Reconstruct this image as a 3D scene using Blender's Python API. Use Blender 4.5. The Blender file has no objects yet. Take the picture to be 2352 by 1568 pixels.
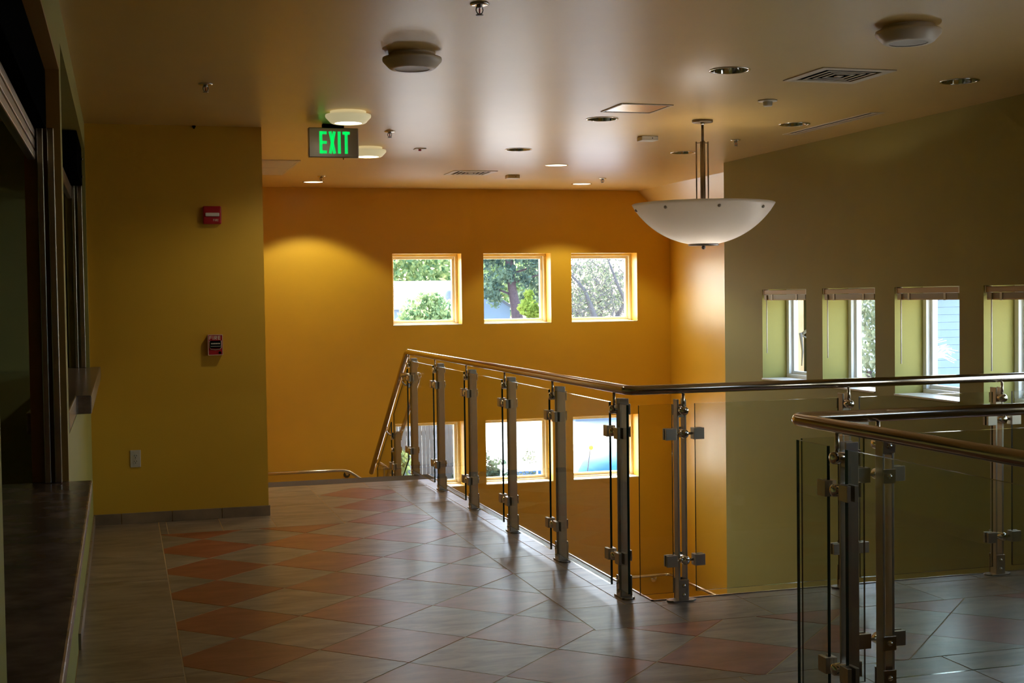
import bpy, bmesh, math, random
from mathutils import Vector, Matrix
random.seed(7)
PI = math.pi
S = bpy.context.scene
C = S.collection

# ------------------------------------------------------------------ camera
cam_d = bpy.data.cameras.new('camera'); cam = bpy.data.objects.new('camera', cam_d); C.objects.link(cam)
cam_d.sensor_fit = 'HORIZONTAL'; cam_d.sensor_width = 36.0; cam_d.lens = 3066.18 / 2352 * 36
cam_d.clip_start = 0.05; cam_d.clip_end = 500
CAMZ = 1.5467
yaw, pit, rol = math.radians(16.2974), math.radians(-1.9308), math.radians(-0.7758)
fw = Vector((math.sin(yaw) * math.cos(pit), math.cos(yaw) * math.cos(pit), math.sin(pit)))
rt = Vector((math.cos(yaw), -math.sin(yaw), 0)); up = rt.cross(fw)
r2 = math.cos(rol) * rt + math.sin(rol) * up; u2 = -math.sin(rol) * rt + math.cos(rol) * up
M = Matrix((r2, u2, -fw)).transposed().to_4x4(); M.translation = (0, 0, CAMZ)
cam.matrix_world = M
S.camera = cam

# ------------------------------------------------------------------ sky, sun, exposure
SUN_EL, SUN_DIR = 52.0, Vector((-0.06, 0.95, 0))          # direction towards the sun (horizontal part)
w = bpy.data.worlds.new('world'); S.world = w; w.use_nodes = True
nt = w.node_tree; nt.nodes.clear()
sky = nt.nodes.new('ShaderNodeTexSky'); sky.sky_type = 'NISHITA'; sky.sun_disc = False
sky.sun_elevation = math.radians(SUN_EL); sky.sun_rotation = math.atan2(SUN_DIR.x, SUN_DIR.y)
sky.air_density = 1.0; sky.dust_density = 2.0; sky.ozone_density = 0.6
bgn = nt.nodes.new('ShaderNodeBackground'); bgn.inputs['Strength'].default_value = 0.62
won = nt.nodes.new('ShaderNodeOutputWorld')
nt.links.new(sky.outputs[0], bgn.inputs['Color']); nt.links.new(bgn.outputs[0], won.inputs['Surface'])
sd = SUN_DIR.normalized() * math.cos(math.radians(SUN_EL)); sd.z = math.sin(math.radians(SUN_EL))
sun_d = bpy.data.lights.new('sun', 'SUN'); sun_d.energy = 6.0; sun_d.angle = math.radians(0.6); sun_d.color = (1.0, 0.95, 0.86)
sun = bpy.data.objects.new('sun', sun_d); C.objects.link(sun); sun.rotation_euler = sd.to_track_quat('Z', 'Y').to_euler()
sun.location = (0, 0, 30)
S.view_settings.view_transform = 'Standard'; S.view_settings.look = 'None'
S.view_settings.gamma = 1.0; S.view_settings.use_curve_mapping = False
S.view_settings.exposure = 1.9
try:
    S.cycles.max_bounces = 8; S.cycles.diffuse_bounces = 5; S.cycles.glossy_bounces = 4
    S.cycles.transmission_bounces = 6; S.cycles.transparent_max_bounces = 20
    S.cycles.caustics_reflective = False; S.cycles.caustics_refractive = False
    S.cycles.sample_clamp_indirect = 6.0; S.cycles.use_denoising = True; S.cycles.use_adaptive_sampling = True; S.cycles.adaptive_threshold = 0.04
except Exception:
    pass

def portal(center, normal, sx, sy):
    d = bpy.data.lights.new('daylight_portal', 'AREA'); d.shape = 'RECTANGLE'; d.size = sx; d.size_y = sy
    d.cycles.is_portal = True
    o = bpy.data.objects.new('daylight_portal', d); C.objects.link(o)
    n = Vector(normal)
    z = -n                                       # area light shines along -Z
    zz = z.normalized()
    x = Vector((0, 0, 1)).cross(zz) if abs(zz.z) < .9 else Vector((1, 0, 0))
    x.normalize(); y = zz.cross(x)
    m = Matrix((x, y, zz)).transposed().to_4x4(); m.translation = center
    o.matrix_world = m

# ------------------------------------------------------------------ materials
MATS = {}
def nn(t, k, **kw):
    n = t.nodes.new(k)
    for a, b in kw.items(): setattr(n, a, b)
    return n
def pmat(name, col, rough=0.5, metal=0.0, spec=0.5, bump=0.0, bscale=200.0, var=0.0, vscale=3.0, emit=None, es=0.0, coat=0.0, sub=0.0, trans=0.0):
    m = bpy.data.materials.new(name); m.use_nodes = True; t = m.node_tree
    b = t.nodes['Principled BSDF']
    b.inputs['Base Color'].default_value = (*col, 1); b.inputs['Roughness'].default_value = rough
    b.inputs['Metallic'].default_value = metal; b.inputs['Specular IOR Level'].default_value = spec
    if coat: b.inputs['Coat Weight'].default_value = coat; b.inputs['Coat Roughness'].default_value = 0.12
    if emit: b.inputs['Emission Color'].default_value = (*emit, 1); b.inputs['Emission Strength'].default_value = es
    if trans: b.inputs['Transmission Weight'].default_value = trans
    tc = nn(t, 'ShaderNodeTexCoord')
    if var:
        no = nn(t, 'ShaderNodeTexNoise'); no.inputs['Scale'].default_value = vscale; no.inputs['Detail'].default_value = 5
        t.links.new(tc.outputs['Object'], no.inputs['Vector'])
        mr = nn(t, 'ShaderNodeMapRange'); mr.inputs[1].default_value = .3; mr.inputs[2].default_value = .7
        mr.inputs[3].default_value = 1 - var; mr.inputs[4].default_value = 1 + var
        mx = nn(t, 'ShaderNodeMix', data_type='RGBA', blend_type='MULTIPLY'); mx.inputs[0].default_value = 1
        mx.inputs[6].default_value = (*col, 1)
        t.links.new(no.outputs['Fac'], mr.inputs[0]); t.links.new(mr.outputs[0], mx.inputs[7]); t.links.new(mx.outputs[2], b.inputs['Base Color'])
    if bump:
        n2 = nn(t, 'ShaderNodeTexNoise'); n2.inputs['Scale'].default_value = bscale; n2.inputs['Detail'].default_value = 3
        t.links.new(tc.outputs['Object'], n2.inputs['Vector'])
        bp = nn(t, 'ShaderNodeBump'); bp.inputs['Strength'].default_value = bump; bp.inputs['Distance'].default_value = 0.002
        t.links.new(n2.outputs['Fac'], bp.inputs['Height']); t.links.new(bp.outputs[0], b.inputs['Normal'])
    MATS[name] = m
    return m
pmat('yellow_paint', (0.71, 0.40, 0.026), 0.36, spec=0.95, bump=0.25, bscale=260, var=0.02)
pmat('green_paint', (0.37, 0.33, 0.10), 0.55, spec=0.10, bump=0.25, bscale=260, var=0.02)
pmat('ceiling_paint', (0.71, 0.47, 0.15), 0.33, spec=0.9, bump=0.22, bscale=90, var=0.02)
pmat('dark_room', (0.30, 0.32, 0.12), 0.7)
pmat('lower_floor', (0.34, 0.27, 0.2), 0.5, var=0.1)
pmat('grout', (0.56, 0.39, 0.20), 0.85, bump=0.3)
pmat('steel', (0.62, 0.56, 0.49), 0.24, metal=1.0, bump=0.03, bscale=500)
pmat('rail_steel', (0.54, 0.45, 0.36), 0.15, metal=1.0)
pmat('satin_steel', (0.55, 0.48, 0.38), 0.40, metal=1.0)
pmat('dark_steel', (0.42, 0.38, 0.34), 0.34, metal=1.0)
pmat('chrome', (0.78, 0.75, 0.70), 0.10, metal=1.0)
pmat('bronze', (0.24, 0.18, 0.12), 0.38, metal=1.0)
pmat('nickel', (0.36, 0.33, 0.30), 0.35, metal=1.0)
pmat('glass_edge', (0.012, 0.035, 0.025), 0.12, spec=0.6)
pmat('black', (0.005, 0.005, 0.005), 0.9, spec=0.0)
pmat('white_plastic', (0.72, 0.66, 0.56), 0.45)
pmat('white_metal', (0.68, 0.58, 0.45), 0.42)
pmat('beige_blind', (0.55, 0.37, 0.20), 0.5)
pmat('blind_slat', (0.30, 0.24, 0.17), 0.45)
pmat('white_frame', (0.80, 0.80, 0.76), 0.4)
pmat('cream_frame', (0.78, 0.66, 0.44), 0.4)
pmat('sill_white', (0.80, 0.76, 0.66), 0.35)
pmat('red_plastic', (0.42, 0.012, 0.02), 0.35)
pmat('strobe_lens', (0.75, 0.72, 0.66), 0.15)
pmat('lettering', (0.85, 0.75, 0.62), 0.5)
pmat('outlet_white', (0.55, 0.50, 0.42), 0.4)
pmat('lit_diffuser', (0.9, 0.9, 0.85), 0.5, emit=(1.0, 0.97, 0.78), es=1.2)
pmat('lit_body', (0.80, 0.74, 0.55), 0.5, emit=(1.0, 0.88, 0.50), es=0.10)
pmat('lit_lamp', (0.9, 0.9, 0.85), 0.5, emit=(1.0, 0.95, 0.70), es=0.55)
pmat('bowl_fill_bulb', (0.9, 0.9, 0.85), 0.5, emit=(1.0, 0.93, 0.86), es=21.0)  # added glow that lifts the pendant bowl from inside
pmat('off_lens', (0.45, 0.40, 0.32), 0.5)
pmat('exit_green', (0.0, 0.5, 0.12), 0.4, emit=(0.0, 0.80, 0.12), es=0.24)
pmat('counter_stone', (0.23, 0.165, 0.12), 0.24, spec=0.55, var=0.5, vscale=9)
pmat('base_tile', (0.27, 0.185, 0.115), 0.35, var=0.25, vscale=7)
pmat('nosing', (0.12, 0.09, 0.065), 0.9, spec=0.15, var=0.3, vscale=120)
pmat('jamb_brown', (0.36, 0.19, 0.035), 0.45)

def tile_mat(name, c1, c2, rough):
    m = bpy.data.materials.new(name); m.use_nodes = True; t = m.node_tree; b = t.nodes['Principled BSDF']
    tc = nn(t, 'ShaderNodeTexCoord'); oi = nn(t, 'ShaderNodeObjectInfo')
    mp = nn(t, 'ShaderNodeMapping'); mp.inputs['Scale'].default_value = (3, 9, 3)
    add = nn(t, 'ShaderNodeVectorMath', operation='ADD')
    comb = nn(t, 'ShaderNodeCombineXYZ'); mul = nn(t, 'ShaderNodeMath', operation='MULTIPLY'); mul.inputs[1].default_value = 37.0
    t.links.new(oi.outputs['Random'], mul.inputs[0])
    for i in range(3): t.links.new(mul.outputs[0], comb.inputs[i])
    t.links.new(tc.outputs['Object'], mp.inputs['Vector']); t.links.new(mp.outputs[0], add.inputs[0]); t.links.new(comb.outputs[0], add.inputs[1])
    no = nn(t, 'ShaderNodeTexNoise'); no.inputs['Scale'].default_value = 1.3; no.inputs['Detail'].default_value = 9; no.inputs['Roughness'].default_value = .62
    no.inputs['Distortion'].default_value = 0.6
    t.links.new(add.outputs[0], no.inputs['Vector'])
    cr = nn(t, 'ShaderNodeValToRGB'); cr.color_ramp.elements[0].position = .33; cr.color_ramp.elements[1].position = .68
    cr.color_ramp.elements[0].color = (*c1, 1); cr.color_ramp.elements[1].color = (*c2, 1)
    t.links.new(no.outputs['Fac'], cr.inputs[0])
    hs = nn(t, 'ShaderNodeHueSaturation')
    mr = nn(t, 'ShaderNodeMapRange'); mr.inputs[3].default_value = .86; mr.inputs[4].default_value = 1.12
    t.links.new(oi.outputs['Random'], mr.inputs[0]); t.links.new(mr.outputs[0], hs.inputs['Value'])
    t.links.new(cr.outputs[0], hs.inputs['Color']); t.links.new(hs.outputs[0], b.inputs['Base Color'])
    b.inputs['Roughness'].default_value = rough; b.inputs['Specular IOR Level'].default_value = .5
    n2 = nn(t, 'ShaderNodeTexNoise'); n2.inputs['Scale'].default_value = 14; n2.inputs['Detail'].default_value = 4
    t.links.new(add.outputs[0], n2.inputs['Vector'])
    bp = nn(t, 'ShaderNodeBump'); bp.inputs['Strength'].default_value = .10; bp.inputs['Distance'].default_value = .002
    t.links.new(n2.outputs['Fac'], bp.inputs['Height']); t.links.new(bp.outputs[0], b.inputs['Normal'])
    MATS[name] = m
tile_mat('tile_beige', (0.18, 0.128, 0.08), (0.37, 0.278, 0.19), 0.31)
tile_mat('tile_red', (0.24, 0.052, 0.022), (0.38, 0.115, 0.055), 0.30)

def thin_glass(name, tint, refl):
    m = bpy.data.materials.new(name); m.use_nodes = True; t = m.node_tree; t.nodes.clear()
    o = nn(t, 'ShaderNodeOutputMaterial'); tr = nn(t, 'ShaderNodeBsdfTransparent'); gl = nn(t, 'ShaderNodeBsdfGlossy')
    tr.inputs[0].default_value = (*tint, 1); gl.inputs['Roughness'].default_value = 0.0
    fr = nn(t, 'ShaderNodeFresnel'); ge = nn(t, 'ShaderNodeNewGeometry'); ir = nn(t, 'ShaderNodeMapRange')
    ir.inputs[3].default_value = 1.45; ir.inputs[4].default_value = 1 / 1.45      # same mirror strength on both faces of the pane
    t.links.new(ge.outputs['Backfacing'], ir.inputs[0]); t.links.new(ir.outputs[0], fr.inputs['IOR'])
    mu = nn(t, 'ShaderNodeMath', operation='MULTIPLY'); mu.inputs[1].default_value = refl
    mx = nn(t, 'ShaderNodeMixShader')
    t.links.new(fr.outputs[0], mu.inputs[0]); t.links.new(mu.outputs[0], mx.inputs[0])
    t.links.new(tr.outputs[0], mx.inputs[1]); t.links.new(gl.outputs[0], mx.inputs[2]); t.links.new(mx.outputs[0], o.inputs[0])
    MATS[name] = m
thin_glass('rail_glass', (0.92, 0.935, 0.905), 0.9)
thin_glass('window_glass', (0.97, 0.98, 0.97), 0.8)

def frosted(name):
    m = bpy.data.materials.new(name); m.use_nodes = True; t = m.node_tree; t.nodes.clear()
    o = nn(t, 'ShaderNodeOutputMaterial'); d = nn(t, 'ShaderNodeBsdfDiffuse'); tl = nn(t, 'ShaderNodeBsdfTranslucent'); g = nn(t, 'ShaderNodeBsdfGlossy')
    d.inputs[0].default_value = (.90, .86, .80, 1); tl.inputs[0].default_value = (.92, .88, .82, 1); g.inputs['Roughness'].default_value = .35
    m1 = nn(t, 'ShaderNodeMixShader'); m1.inputs[0].default_value = .5; m2 = nn(t, 'ShaderNodeMixShader'); m2.inputs[0].default_value = .05
    t.links.new(d.outputs[0], m1.inputs[1]); t.links.new(tl.outputs[0], m1.inputs[2]); t.links.new(m1.outputs[0], m2.inputs[1]); t.links.new(g.outputs[0], m2.inputs[2])
    t.links.new(m2.outputs[0], o.inputs[0]); MATS[name] = m
frosted('frosted_glass')

def leaf_mat(name, c1, c2):
    m = bpy.data.materials.new(name); m.use_nodes = True; t = m.node_tree; t.nodes.clear()
    o = nn(t, 'ShaderNodeOutputMaterial'); d = nn(t, 'ShaderNodeBsdfDiffuse'); tl = nn(t, 'ShaderNodeBsdfTranslucent')
    g = nn(t, 'ShaderNodeTexCoord'); no = nn(t, 'ShaderNodeTexNoise'); no.inputs['Scale'].default_value = 2.2; no.inputs['Detail'].default_value = 4
    cr = nn(t, 'ShaderNodeValToRGB'); cr.color_ramp.elements[0].position = .35; cr.color_ramp.elements[1].position = .65
    cr.color_ramp.elements[0].color = (*c1, 1); cr.color_ramp.elements[1].color = (*c2, 1)
    t.links.new(g.outputs['Object'], no.inputs['Vector']); t.links.new(no.outputs['Fac'], cr.inputs[0])
    t.links.new(cr.outputs[0], d.inputs[0]); t.links.new(cr.outputs[0], tl.inputs[0])
    mx = nn(t, 'ShaderNodeMixShader'); mx.inputs[0].default_value = .45
    t.links.new(d.outputs[0], mx.inputs[1]); t.links.new(tl.outputs[0], mx.inputs[2]); t.links.new(mx.outputs[0], o.inputs[0])
    MATS[name] = m
leaf_mat('leaf_light', (0.085, 0.17, 0.085), (0.40, 0.46, 0.19))
leaf_mat('leaf_dark', (0.045, 0.075, 0.065), (0.17, 0.23, 0.15))
leaf_mat('leaf_lime', (0.14, 0.20, 0.03), (0.34, 0.40, 0.08))
leaf_mat('leaf_pale', (0.09, 0.12, 0.075), (0.24, 0.26, 0.18))
pmat('bark', (0.07, 0.045, 0.05), 0.9, var=0.3, vscale=20)
pmat('twig', (0.13, 0.115, 0.11), 0.9)
pmat('pavement', (0.44, 0.43, 0.40), 0.9, var=0.06, vscale=1)
pmat('pale_wall', (0.20, 0.25, 0.33), 0.8, var=0.03)
pmat('blue_wall', (0.15, 0.21, 0.28), 0.8)
pmat('tan_stucco', (0.50, 0.33, 0.19), 0.85, var=0.22, vscale=5)
pmat('shingle', (0.46, 0.42, 0.41), 0.9, var=0.12, vscale=6)
pmat('roof_edge', (0.10, 0.12, 0.15), 0.7)
pmat('fence_wood', (0.125, 0.125, 0.13), 0.9, var=0.25, vscale=8)
pmat('blue_cloth', (0.02, 0.16, 0.55), 0.7)
pmat('yellow_petal', (0.80, 0.70, 0.05), 0.7)
pmat('white_canvas', (0.8, 0.8, 0.78), 0.8)
pmat('rock', (0.20, 0.22, 0.26), 0.8, var=0.2)
pmat('exterior_wall', (0.5, 0.42, 0.3), 0.85)

# ------------------------------------------------------------------ mesh helpers
class MB:
    def __init__(s): s.bm = bmesh.new()
    def box(s, x0, x1, y0, y1, z0, z1, mi=0, mat=None):
        vs = [s.bm.verts.new((x, y, z)) for z in (z0, z1) for x, y in ((x0, y0), (x1, y0), (x1, y1), (x0, y1))]
        if mat is not None:
            for v in vs: v.co = mat @ v.co
        for f in ((3, 2, 1, 0), (4, 5, 6, 7), (0, 1, 5, 4), (1, 2, 6, 5), (2, 3, 7, 6), (3, 0, 4, 7)):
            fc = s.bm.faces.new([vs[i] for i in f]); fc.material_index = mi
        return s
    def cyl(s, a, b, r0, r1=None, n=14, cap=True, smooth=True):
        r1 = r0 if r1 is None else r1
        a, b = Vector(a), Vector(b); d = (b - a).normalized()
        x = d.orthogonal().normalized(); y = d.cross(x)
        ra, rb = [], []
        for i in range(n):
            t = 2 * PI * i / n; o = x * math.cos(t) + y * math.sin(t)
            ra.append(s.bm.verts.new(a + o * r0)); rb.append(s.bm.verts.new(b + o * r1))
        for i in range(n):
            f = s.bm.faces.new((ra[i], ra[(i + 1) % n], rb[(i + 1) % n], rb[i])); f.smooth = smooth
        if cap:
            s.bm.faces.new(ra[::-1]); s.bm.faces.new(rb)
        return s
    def tube(s, pts, r, n=16, cap=True, rr=None):
        pts = [Vector(p) for p in pts]; rings = []
        x = None
        for i, p in enumerate(pts):
            d = ((pts[min(i + 1, len(pts) - 1)] - p).normalized() + (p - pts[max(i - 1, 0)]).normalized()).normalized()
            if x is None: x = d.orthogonal().normalized()
            x = (x - d * x.dot(d)).normalized(); y = d.cross(x)
            c = 1.0
            if 0 < i < len(pts) - 1:
                c = 1 / max(.5, math.sqrt((1 + (pts[i + 1] - p).normalized().dot((p - pts[i - 1]).normalized())) / 2))
            q = rr[i] if rr else r
            rings.append([s.bm.verts.new(p + (x * math.cos(2 * PI * k / n) + y * math.sin(2 * PI * k / n)) * q) for k in range(n)])
        for a, b in zip(rings, rings[1:]):
            for k in range(n):
                f = s.bm.faces.new((a[k], a[(k + 1) % n], b[(k + 1) % n], b[k])); f.smooth = True
        if cap: s.bm.faces.new(rings[0][::-1]); s.bm.faces.new(rings[-1])
        return s
    def lathe(s, prof, c=(0, 0, 0), n=40, smooth=True, closed=False):
        c = Vector(c); rings = []
        for r, z in prof:
            rings.append([s.bm.verts.new(c + Vector((r * math.cos(2 * PI * k / n), r * math.sin(2 * PI * k / n), z))) for k in range(n)] if r > 1e-6 else [s.bm.verts.new(c + Vector((0, 0, z)))])
        pr = list(zip(rings, rings[1:]))
        if closed: pr.append((rings[-1], rings[0]))
        for a, b in pr:
            for k in range(n):
                k2 = (k + 1) % n
                if len(a) == 1 and len(b) == 1: continue
                if len(a) == 1: f = s.bm.faces.new((a[0], b[k2], b[k]))
                elif len(b) == 1: f = s.bm.faces.new((a[k], a[k2], b[0]))
                else: f = s.bm.faces.new((a[k], a[k2], b[k2], b[k]))
                f.smooth = smooth
        return s
    def prism(s, poly, z0, z1, mat=None, mi=0):
        lo = [s.bm.verts.new((x, y, z0)) for x, y in poly]; hi = [s.bm.verts.new((x, y, z1)) for x, y in poly]
        if mat is not None:
            for v in lo + hi: v.co = mat @ v.co
        n = len(poly)
        a = s.bm.faces.new(lo[::-1]); b = s.bm.faces.new(hi); a.material_index = b.material_index = mi
        for i in range(n):
            f = s.bm.faces.new((lo[i], lo[(i + 1) % n], hi[(i + 1) % n], hi[i])); f.material_index = mi
        return s
    def sphere(s, c, r, n=12, m=8, sc=(1, 1, 1)):
        prof = [(r * math.sin(PI * i / m), -r * math.cos(PI * i / m)) for i in range(m + 1)]
        prof[0] = (0, -r); prof[-1] = (0, r)
        k = len(s.bm.verts); s.bm.verts.ensure_lookup_table()
        s.lathe(prof, (0, 0, 0), n); s.bm.verts.ensure_lookup_table()
        for v in list(s.bm.verts)[k:]: v.co = Vector(c) + Vector((v.co.x * sc[0], v.co.y * sc[1], v.co.z * sc[2]))
        return s
    def mesh(s, name, mats, bevel=0.0, fixn=True):
        if fixn: bmesh.ops.recalc_face_normals(s.bm, faces=s.bm.faces[:])
        if bevel:
            bmesh.ops.bevel(s.bm, geom=[e for e in s.bm.edges if len(e.link_faces) == 2 and e.calc_face_angle(0) > .6], offset=bevel, segments=2, affect='EDGES', profile=.5)
        me = bpy.data.meshes.new(name); s.bm.to_mesh(me); s.bm.free()
        for m in ([mats] if isinstance(mats, str) else mats): me.materials.append(MATS[m])
        return me
    def build(s, name, mats, parent=None, bevel=0.0, loc=None, rz=0.0):
        o = bpy.data.objects.new(name, s.mesh(name, mats, bevel)); C.objects.link(o)
        if parent: o.parent = parent
        if loc is not None: o.location = loc
        if rz: o.rotation_euler = (0, 0, rz)
        return o

def link_mesh(name, me, parent=None, loc=(0, 0, 0), rz=0.0):
    o = bpy.data.objects.new(name, me); C.objects.link(o); o.location = loc; o.rotation_euler = (0, 0, rz)
    if parent: o.parent = parent
    return o
def thing(name, label, cat, loc=(0, 0, 0), rz=0.0, group=None):
    o = bpy.data.objects.new(name, None); C.objects.link(o); o.location = loc; o.rotation_euler = (0, 0, rz)
    o.empty_display_size = .1
    return tag(o, label, cat, group)
def tag(o, label, cat, group=None):
    o['label'] = label; o['category'] = cat
    if group: o['group'] = group
    return o
def struct(o, label=None, cat=None):
    o['kind'] = 'structure'
    if label: o['label'] = label
    if cat: o['category'] = cat
    return o
def dup(root, loc, label=None, group=None, rz=None):
    r = root.copy(); C.objects.link(r); r.location = loc
    if rz is not None: r.rotation_euler = (0, 0, rz)
    if label: r['label'] = label
    if group: r['group'] = group
    for ch in list(root.children):
        c = ch.copy(); C.objects.link(c); c.parent = r
        for g in list(ch.children):
            d = g.copy(); C.objects.link(d); d.parent = c
    return r
def grid_wall(axis, t0, t1, ulo, uhi, zlo, zhi, holes):
    """slab of thickness t0..t1 along axis (0: plane X, u = Y; 1: plane Y, u = X), with rectangular holes (u0,u1,z0,z1)"""
    us = sorted({ulo, uhi, *[h[0] for h in holes], *[h[1] for h in holes]})
    zs = sorted({zlo, zhi, *[h[2] for h in holes], *[h[3] for h in holes]})
    us = [u for u in us if ulo <= u <= uhi]; zs = [z for z in zs if zlo <= z <= zhi]
    solid = lambda i, j: 0 <= i < len(us) - 1 and 0 <= j < len(zs) - 1 and not any(h[0] - 1e-6 <= us[i] and us[i + 1] <= h[1] + 1e-6 and h[2] - 1e-6 <= zs[j] and zs[j + 1] <= h[3] + 1e-6 for h in holes)
    b = MB(); V = {}
    def v(t, u, z):
        k = (round(t, 5), round(u, 5), round(z, 5))
        if k not in V: V[k] = b.bm.verts.new((t, u, z) if axis == 0 else (u, t, z))
        return V[k]
    for i in range(len(us) - 1):
        for j in range(len(zs) - 1):
            if not solid(i, j): continue
            a, c, d, e = us[i], us[i + 1], zs[j], zs[j + 1]
            for t in (t0, t1): b.bm.faces.new((v(t, a, d), v(t, c, d), v(t, c, e), v(t, a, e)))
            for (di, dj, p, q) in ((-1, 0, (a, d), (a, e)), (1, 0, (c, d), (c, e)), (0, -1, (a, d), (c, d)), (0, 1, (a, e), (c, e))):
                if not solid(i + di, j + dj): b.bm.faces.new((v(t0, *p), v(t0, *q), v(t1, *q), v(t1, *p)))
    return b

# ------------------------------------------------------------------ measures of the place
HC = 2.7725            # ceiling
XG, YB, XY = 5.4565, 14.74, 6.283     # green wall, back wall, recessed yellow side wall
YJ = 11.507            # end of the green wall
XC, YC = 0.985, 9.649  # corner of the projecting yellow wall
XL = -0.215            # left wall with the service openings
EX, EY2, EY3, YST = 2.54, 6.235, 4.405, 11.40   # slab edges
ZL = -2.67             # lower floor
ZG = -2.8              # ground outside

BW_X = [(2.926, 3.722), (3.981, 4.789), (5.040, 5.860)]
BW_Z = [(1.231, 2.041), (-0.617, 0.135)]
GW = [(10.740 - 1.0555 * k - .79, 10.740 - 1.0555 * k) for k in range(7)]
GWZ = (0.78, 1.577)

# ------------------------------------------------------------------ setting: walls
holes_b = [(x0, x1, z0, z1) for (z0, z1) in BW_Z for (x0, x1) in BW_X]
struct(grid_wall(1, YB, YB + .36, -3.0, XY + .36, ZG, HC + .25, holes_b).build('wall_back', 'yellow_paint'), 'yellow back wall of the stairwell with six square windows')
ADDED_CLR = (0.2, 2.75, 2.08, 2.64)      # unseen clerestory over the second opening, added for the rail highlights
holes_g = [(a, b, *GWZ) for a, b in GW] + [ADDED_CLR]
struct(grid_wall(0, XG, XG + .36, -3.36, YJ, ZG, HC + .25, holes_g).build('wall_right', 'green_paint'), 'olive green side wall with a row of square windows')
b = MB(); b.box(XG + .30, XY + .36, YJ, YJ + .02, ZG, HC + .25)
struct(b.build('wall_return', 'tan_stucco'))
b = MB(); b.box(XY, XY + .36, YJ + .0, YB, ZG, 2.62)
struct(b.build('wall_recess', 'yellow_paint'), 'sunlit yellow side wall of the recess beyond the green wall')
# sloped soffit between ceiling and recess wall
b = MB()
pr = [(5.88, HC), (6.30, 2.36), (6.66, 2.36), (6.66, HC + .25), (5.88, HC + .25)]
va = [b.bm.verts.new((x, YJ + .02, z)) for x, z in pr]; vb = [b.bm.verts.new((x, YB, z)) for x, z in pr]
b.bm.faces.new(va); b.bm.faces.new(vb)
for i in range(5): b.bm.faces.new((va[i], va[(i + 1) % 5], vb[(i + 1) % 5], vb[i]))
struct(b.build('ceiling_soffit', 'ceiling_paint'))
b = MB(); b.box(-.36, XC, YC, YB, -.3, HC)
struct(b.build('wall_column', 'yellow_paint'), 'yellow wall projecting beside the stair')
b = MB(); b.box(-.36, XC, YC + .1, YB, ZG, -.3)
struct(b.build('wall_stair', 'yellow_paint'))
OP1 = (2.58, 5.55, .79, 2.47); OP2 = (5.75, 9.60, 1.008, 2.60)
struct(grid_wall(0, XL - .135, XL, -3.0, YC, -.3, HC, [OP1, OP2]).build('wall_left', 'green_paint'), 'green service wall with two shuttered openings')
b = MB(); b.box(XL - .135, XL, -3, YC + .1, ZG, -.3); struct(b.build('wall_lower', 'yellow_paint'))
b = MB(); b.box(-3.36, XG + .36, -3.36, -3.0, ZG, HC + .25); struct(b.build('wall_front', 'yellow_paint'))
# dark service room behind the openings
b = MB(); b.box(-3.0, -2.9, -3, YC + .1, -.3, HC); struct(b.build('wall_service', 'dark_room'))
b = MB(); b.box(-2.9, XL - .135, YC, YC + .1, -.3, HC); struct(b.build('wall_service_end', 'dark_room'))
# ceiling with fixture holes
REC = [(3.238, 6.741, 0), (4.745, 6.81, 0), (4.735, 8.79, 0), (3.242, 8.78, 0), (3.214, 10.723, 0), (4.705, 10.72, 0), (3.95, 11.946, 1), (4.886, 13.90, 1), (1.96, 14.03, 1)]
b = MB(); b.box(-3.0, 5.90, -3.36, YB + .36, HC, HC + .25)
ceil_o = b.build('ceiling', 'ceiling_paint')
cb = MB()
for x, y, lit in REC: cb.cyl((x, y, HC - .05), (x, y, HC + .2), .102, n=40)
DIF = [(3.928, 6.772, .46), (3.340, 12.80, .44)]
for x, y, s_ in DIF: cb.box(x - s_ / 2 + .05, x + s_ / 2 - .05, y - s_ / 2 + .05, y + s_ / 2 - .05, HC - .05, HC + .15)
cb.box(4.955, 5.045, 8.14, 9.34, HC - .05, HC + .12)
cut = cb.build('cutter', 'ceiling_paint')
md = ceil_o.modifiers.new('cut', 'BOOLEAN'); md.object = cut; md.operation = 'DIFFERENCE'; md.solver = 'EXACT'
bpy.context.view_layer.update()
dg = bpy.context.evaluated_depsgraph_get()
nm = bpy.data.meshes.new_from_object(ceil_o.evaluated_get(dg)); ceil_o.modifiers.clear(); ceil_o.data = nm
bpy.data.objects.remove(cut, do_unlink=True)
struct(ceil_o, 'cream semi-gloss ceiling')
# ------------------------------------------------------------------ setting: floor and tiles
GR = 0.003
b = MB()
b.box(-3.0, EX, -3.0, YST, -.30, -.0012); b.box(EX, XG, EY3, EY2, -.30, -.0012)
floor = struct(b.build('floor', 'grout'), 'upper landing floor of red and beige diamond tiles')
TA, TX, TY = 0.3317, 0.8076, 5.8519
XB1, XB2, XB3 = 0.2188, 2.0717, 1.448
YCB, YSB, YR2, YR3 = 9.12, 10.80, 5.77, 4.875
def clip(poly, x0, x1, y0, y1):
    for ax, lim, sgn in ((0, x0, 1), (0, x1, -1), (1, y0, 1), (1, y1, -1)):
        out = []
        for i in range(len(poly)):
            p, q = poly[i], poly[(i + 1) % len(poly)]
            dp, dq = (p[ax] - lim) * sgn, (q[ax] - lim) * sgn
            if dp >= 0: out.append(p)
            if (dp >= 0) != (dq >= 0):
                t = dp / (dp - dq); out.append((p[0] + t * (q[0] - p[0]), p[1] + t * (q[1] - p[1])))
        poly = out
        if len(poly) < 3: return []
    return poly
def area(p): return abs(sum(p[i][0] * p[(i + 1) % len(p)][1] - p[(i + 1) % len(p)][0] * p[i][1] for i in range(len(p)))) / 2
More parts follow.
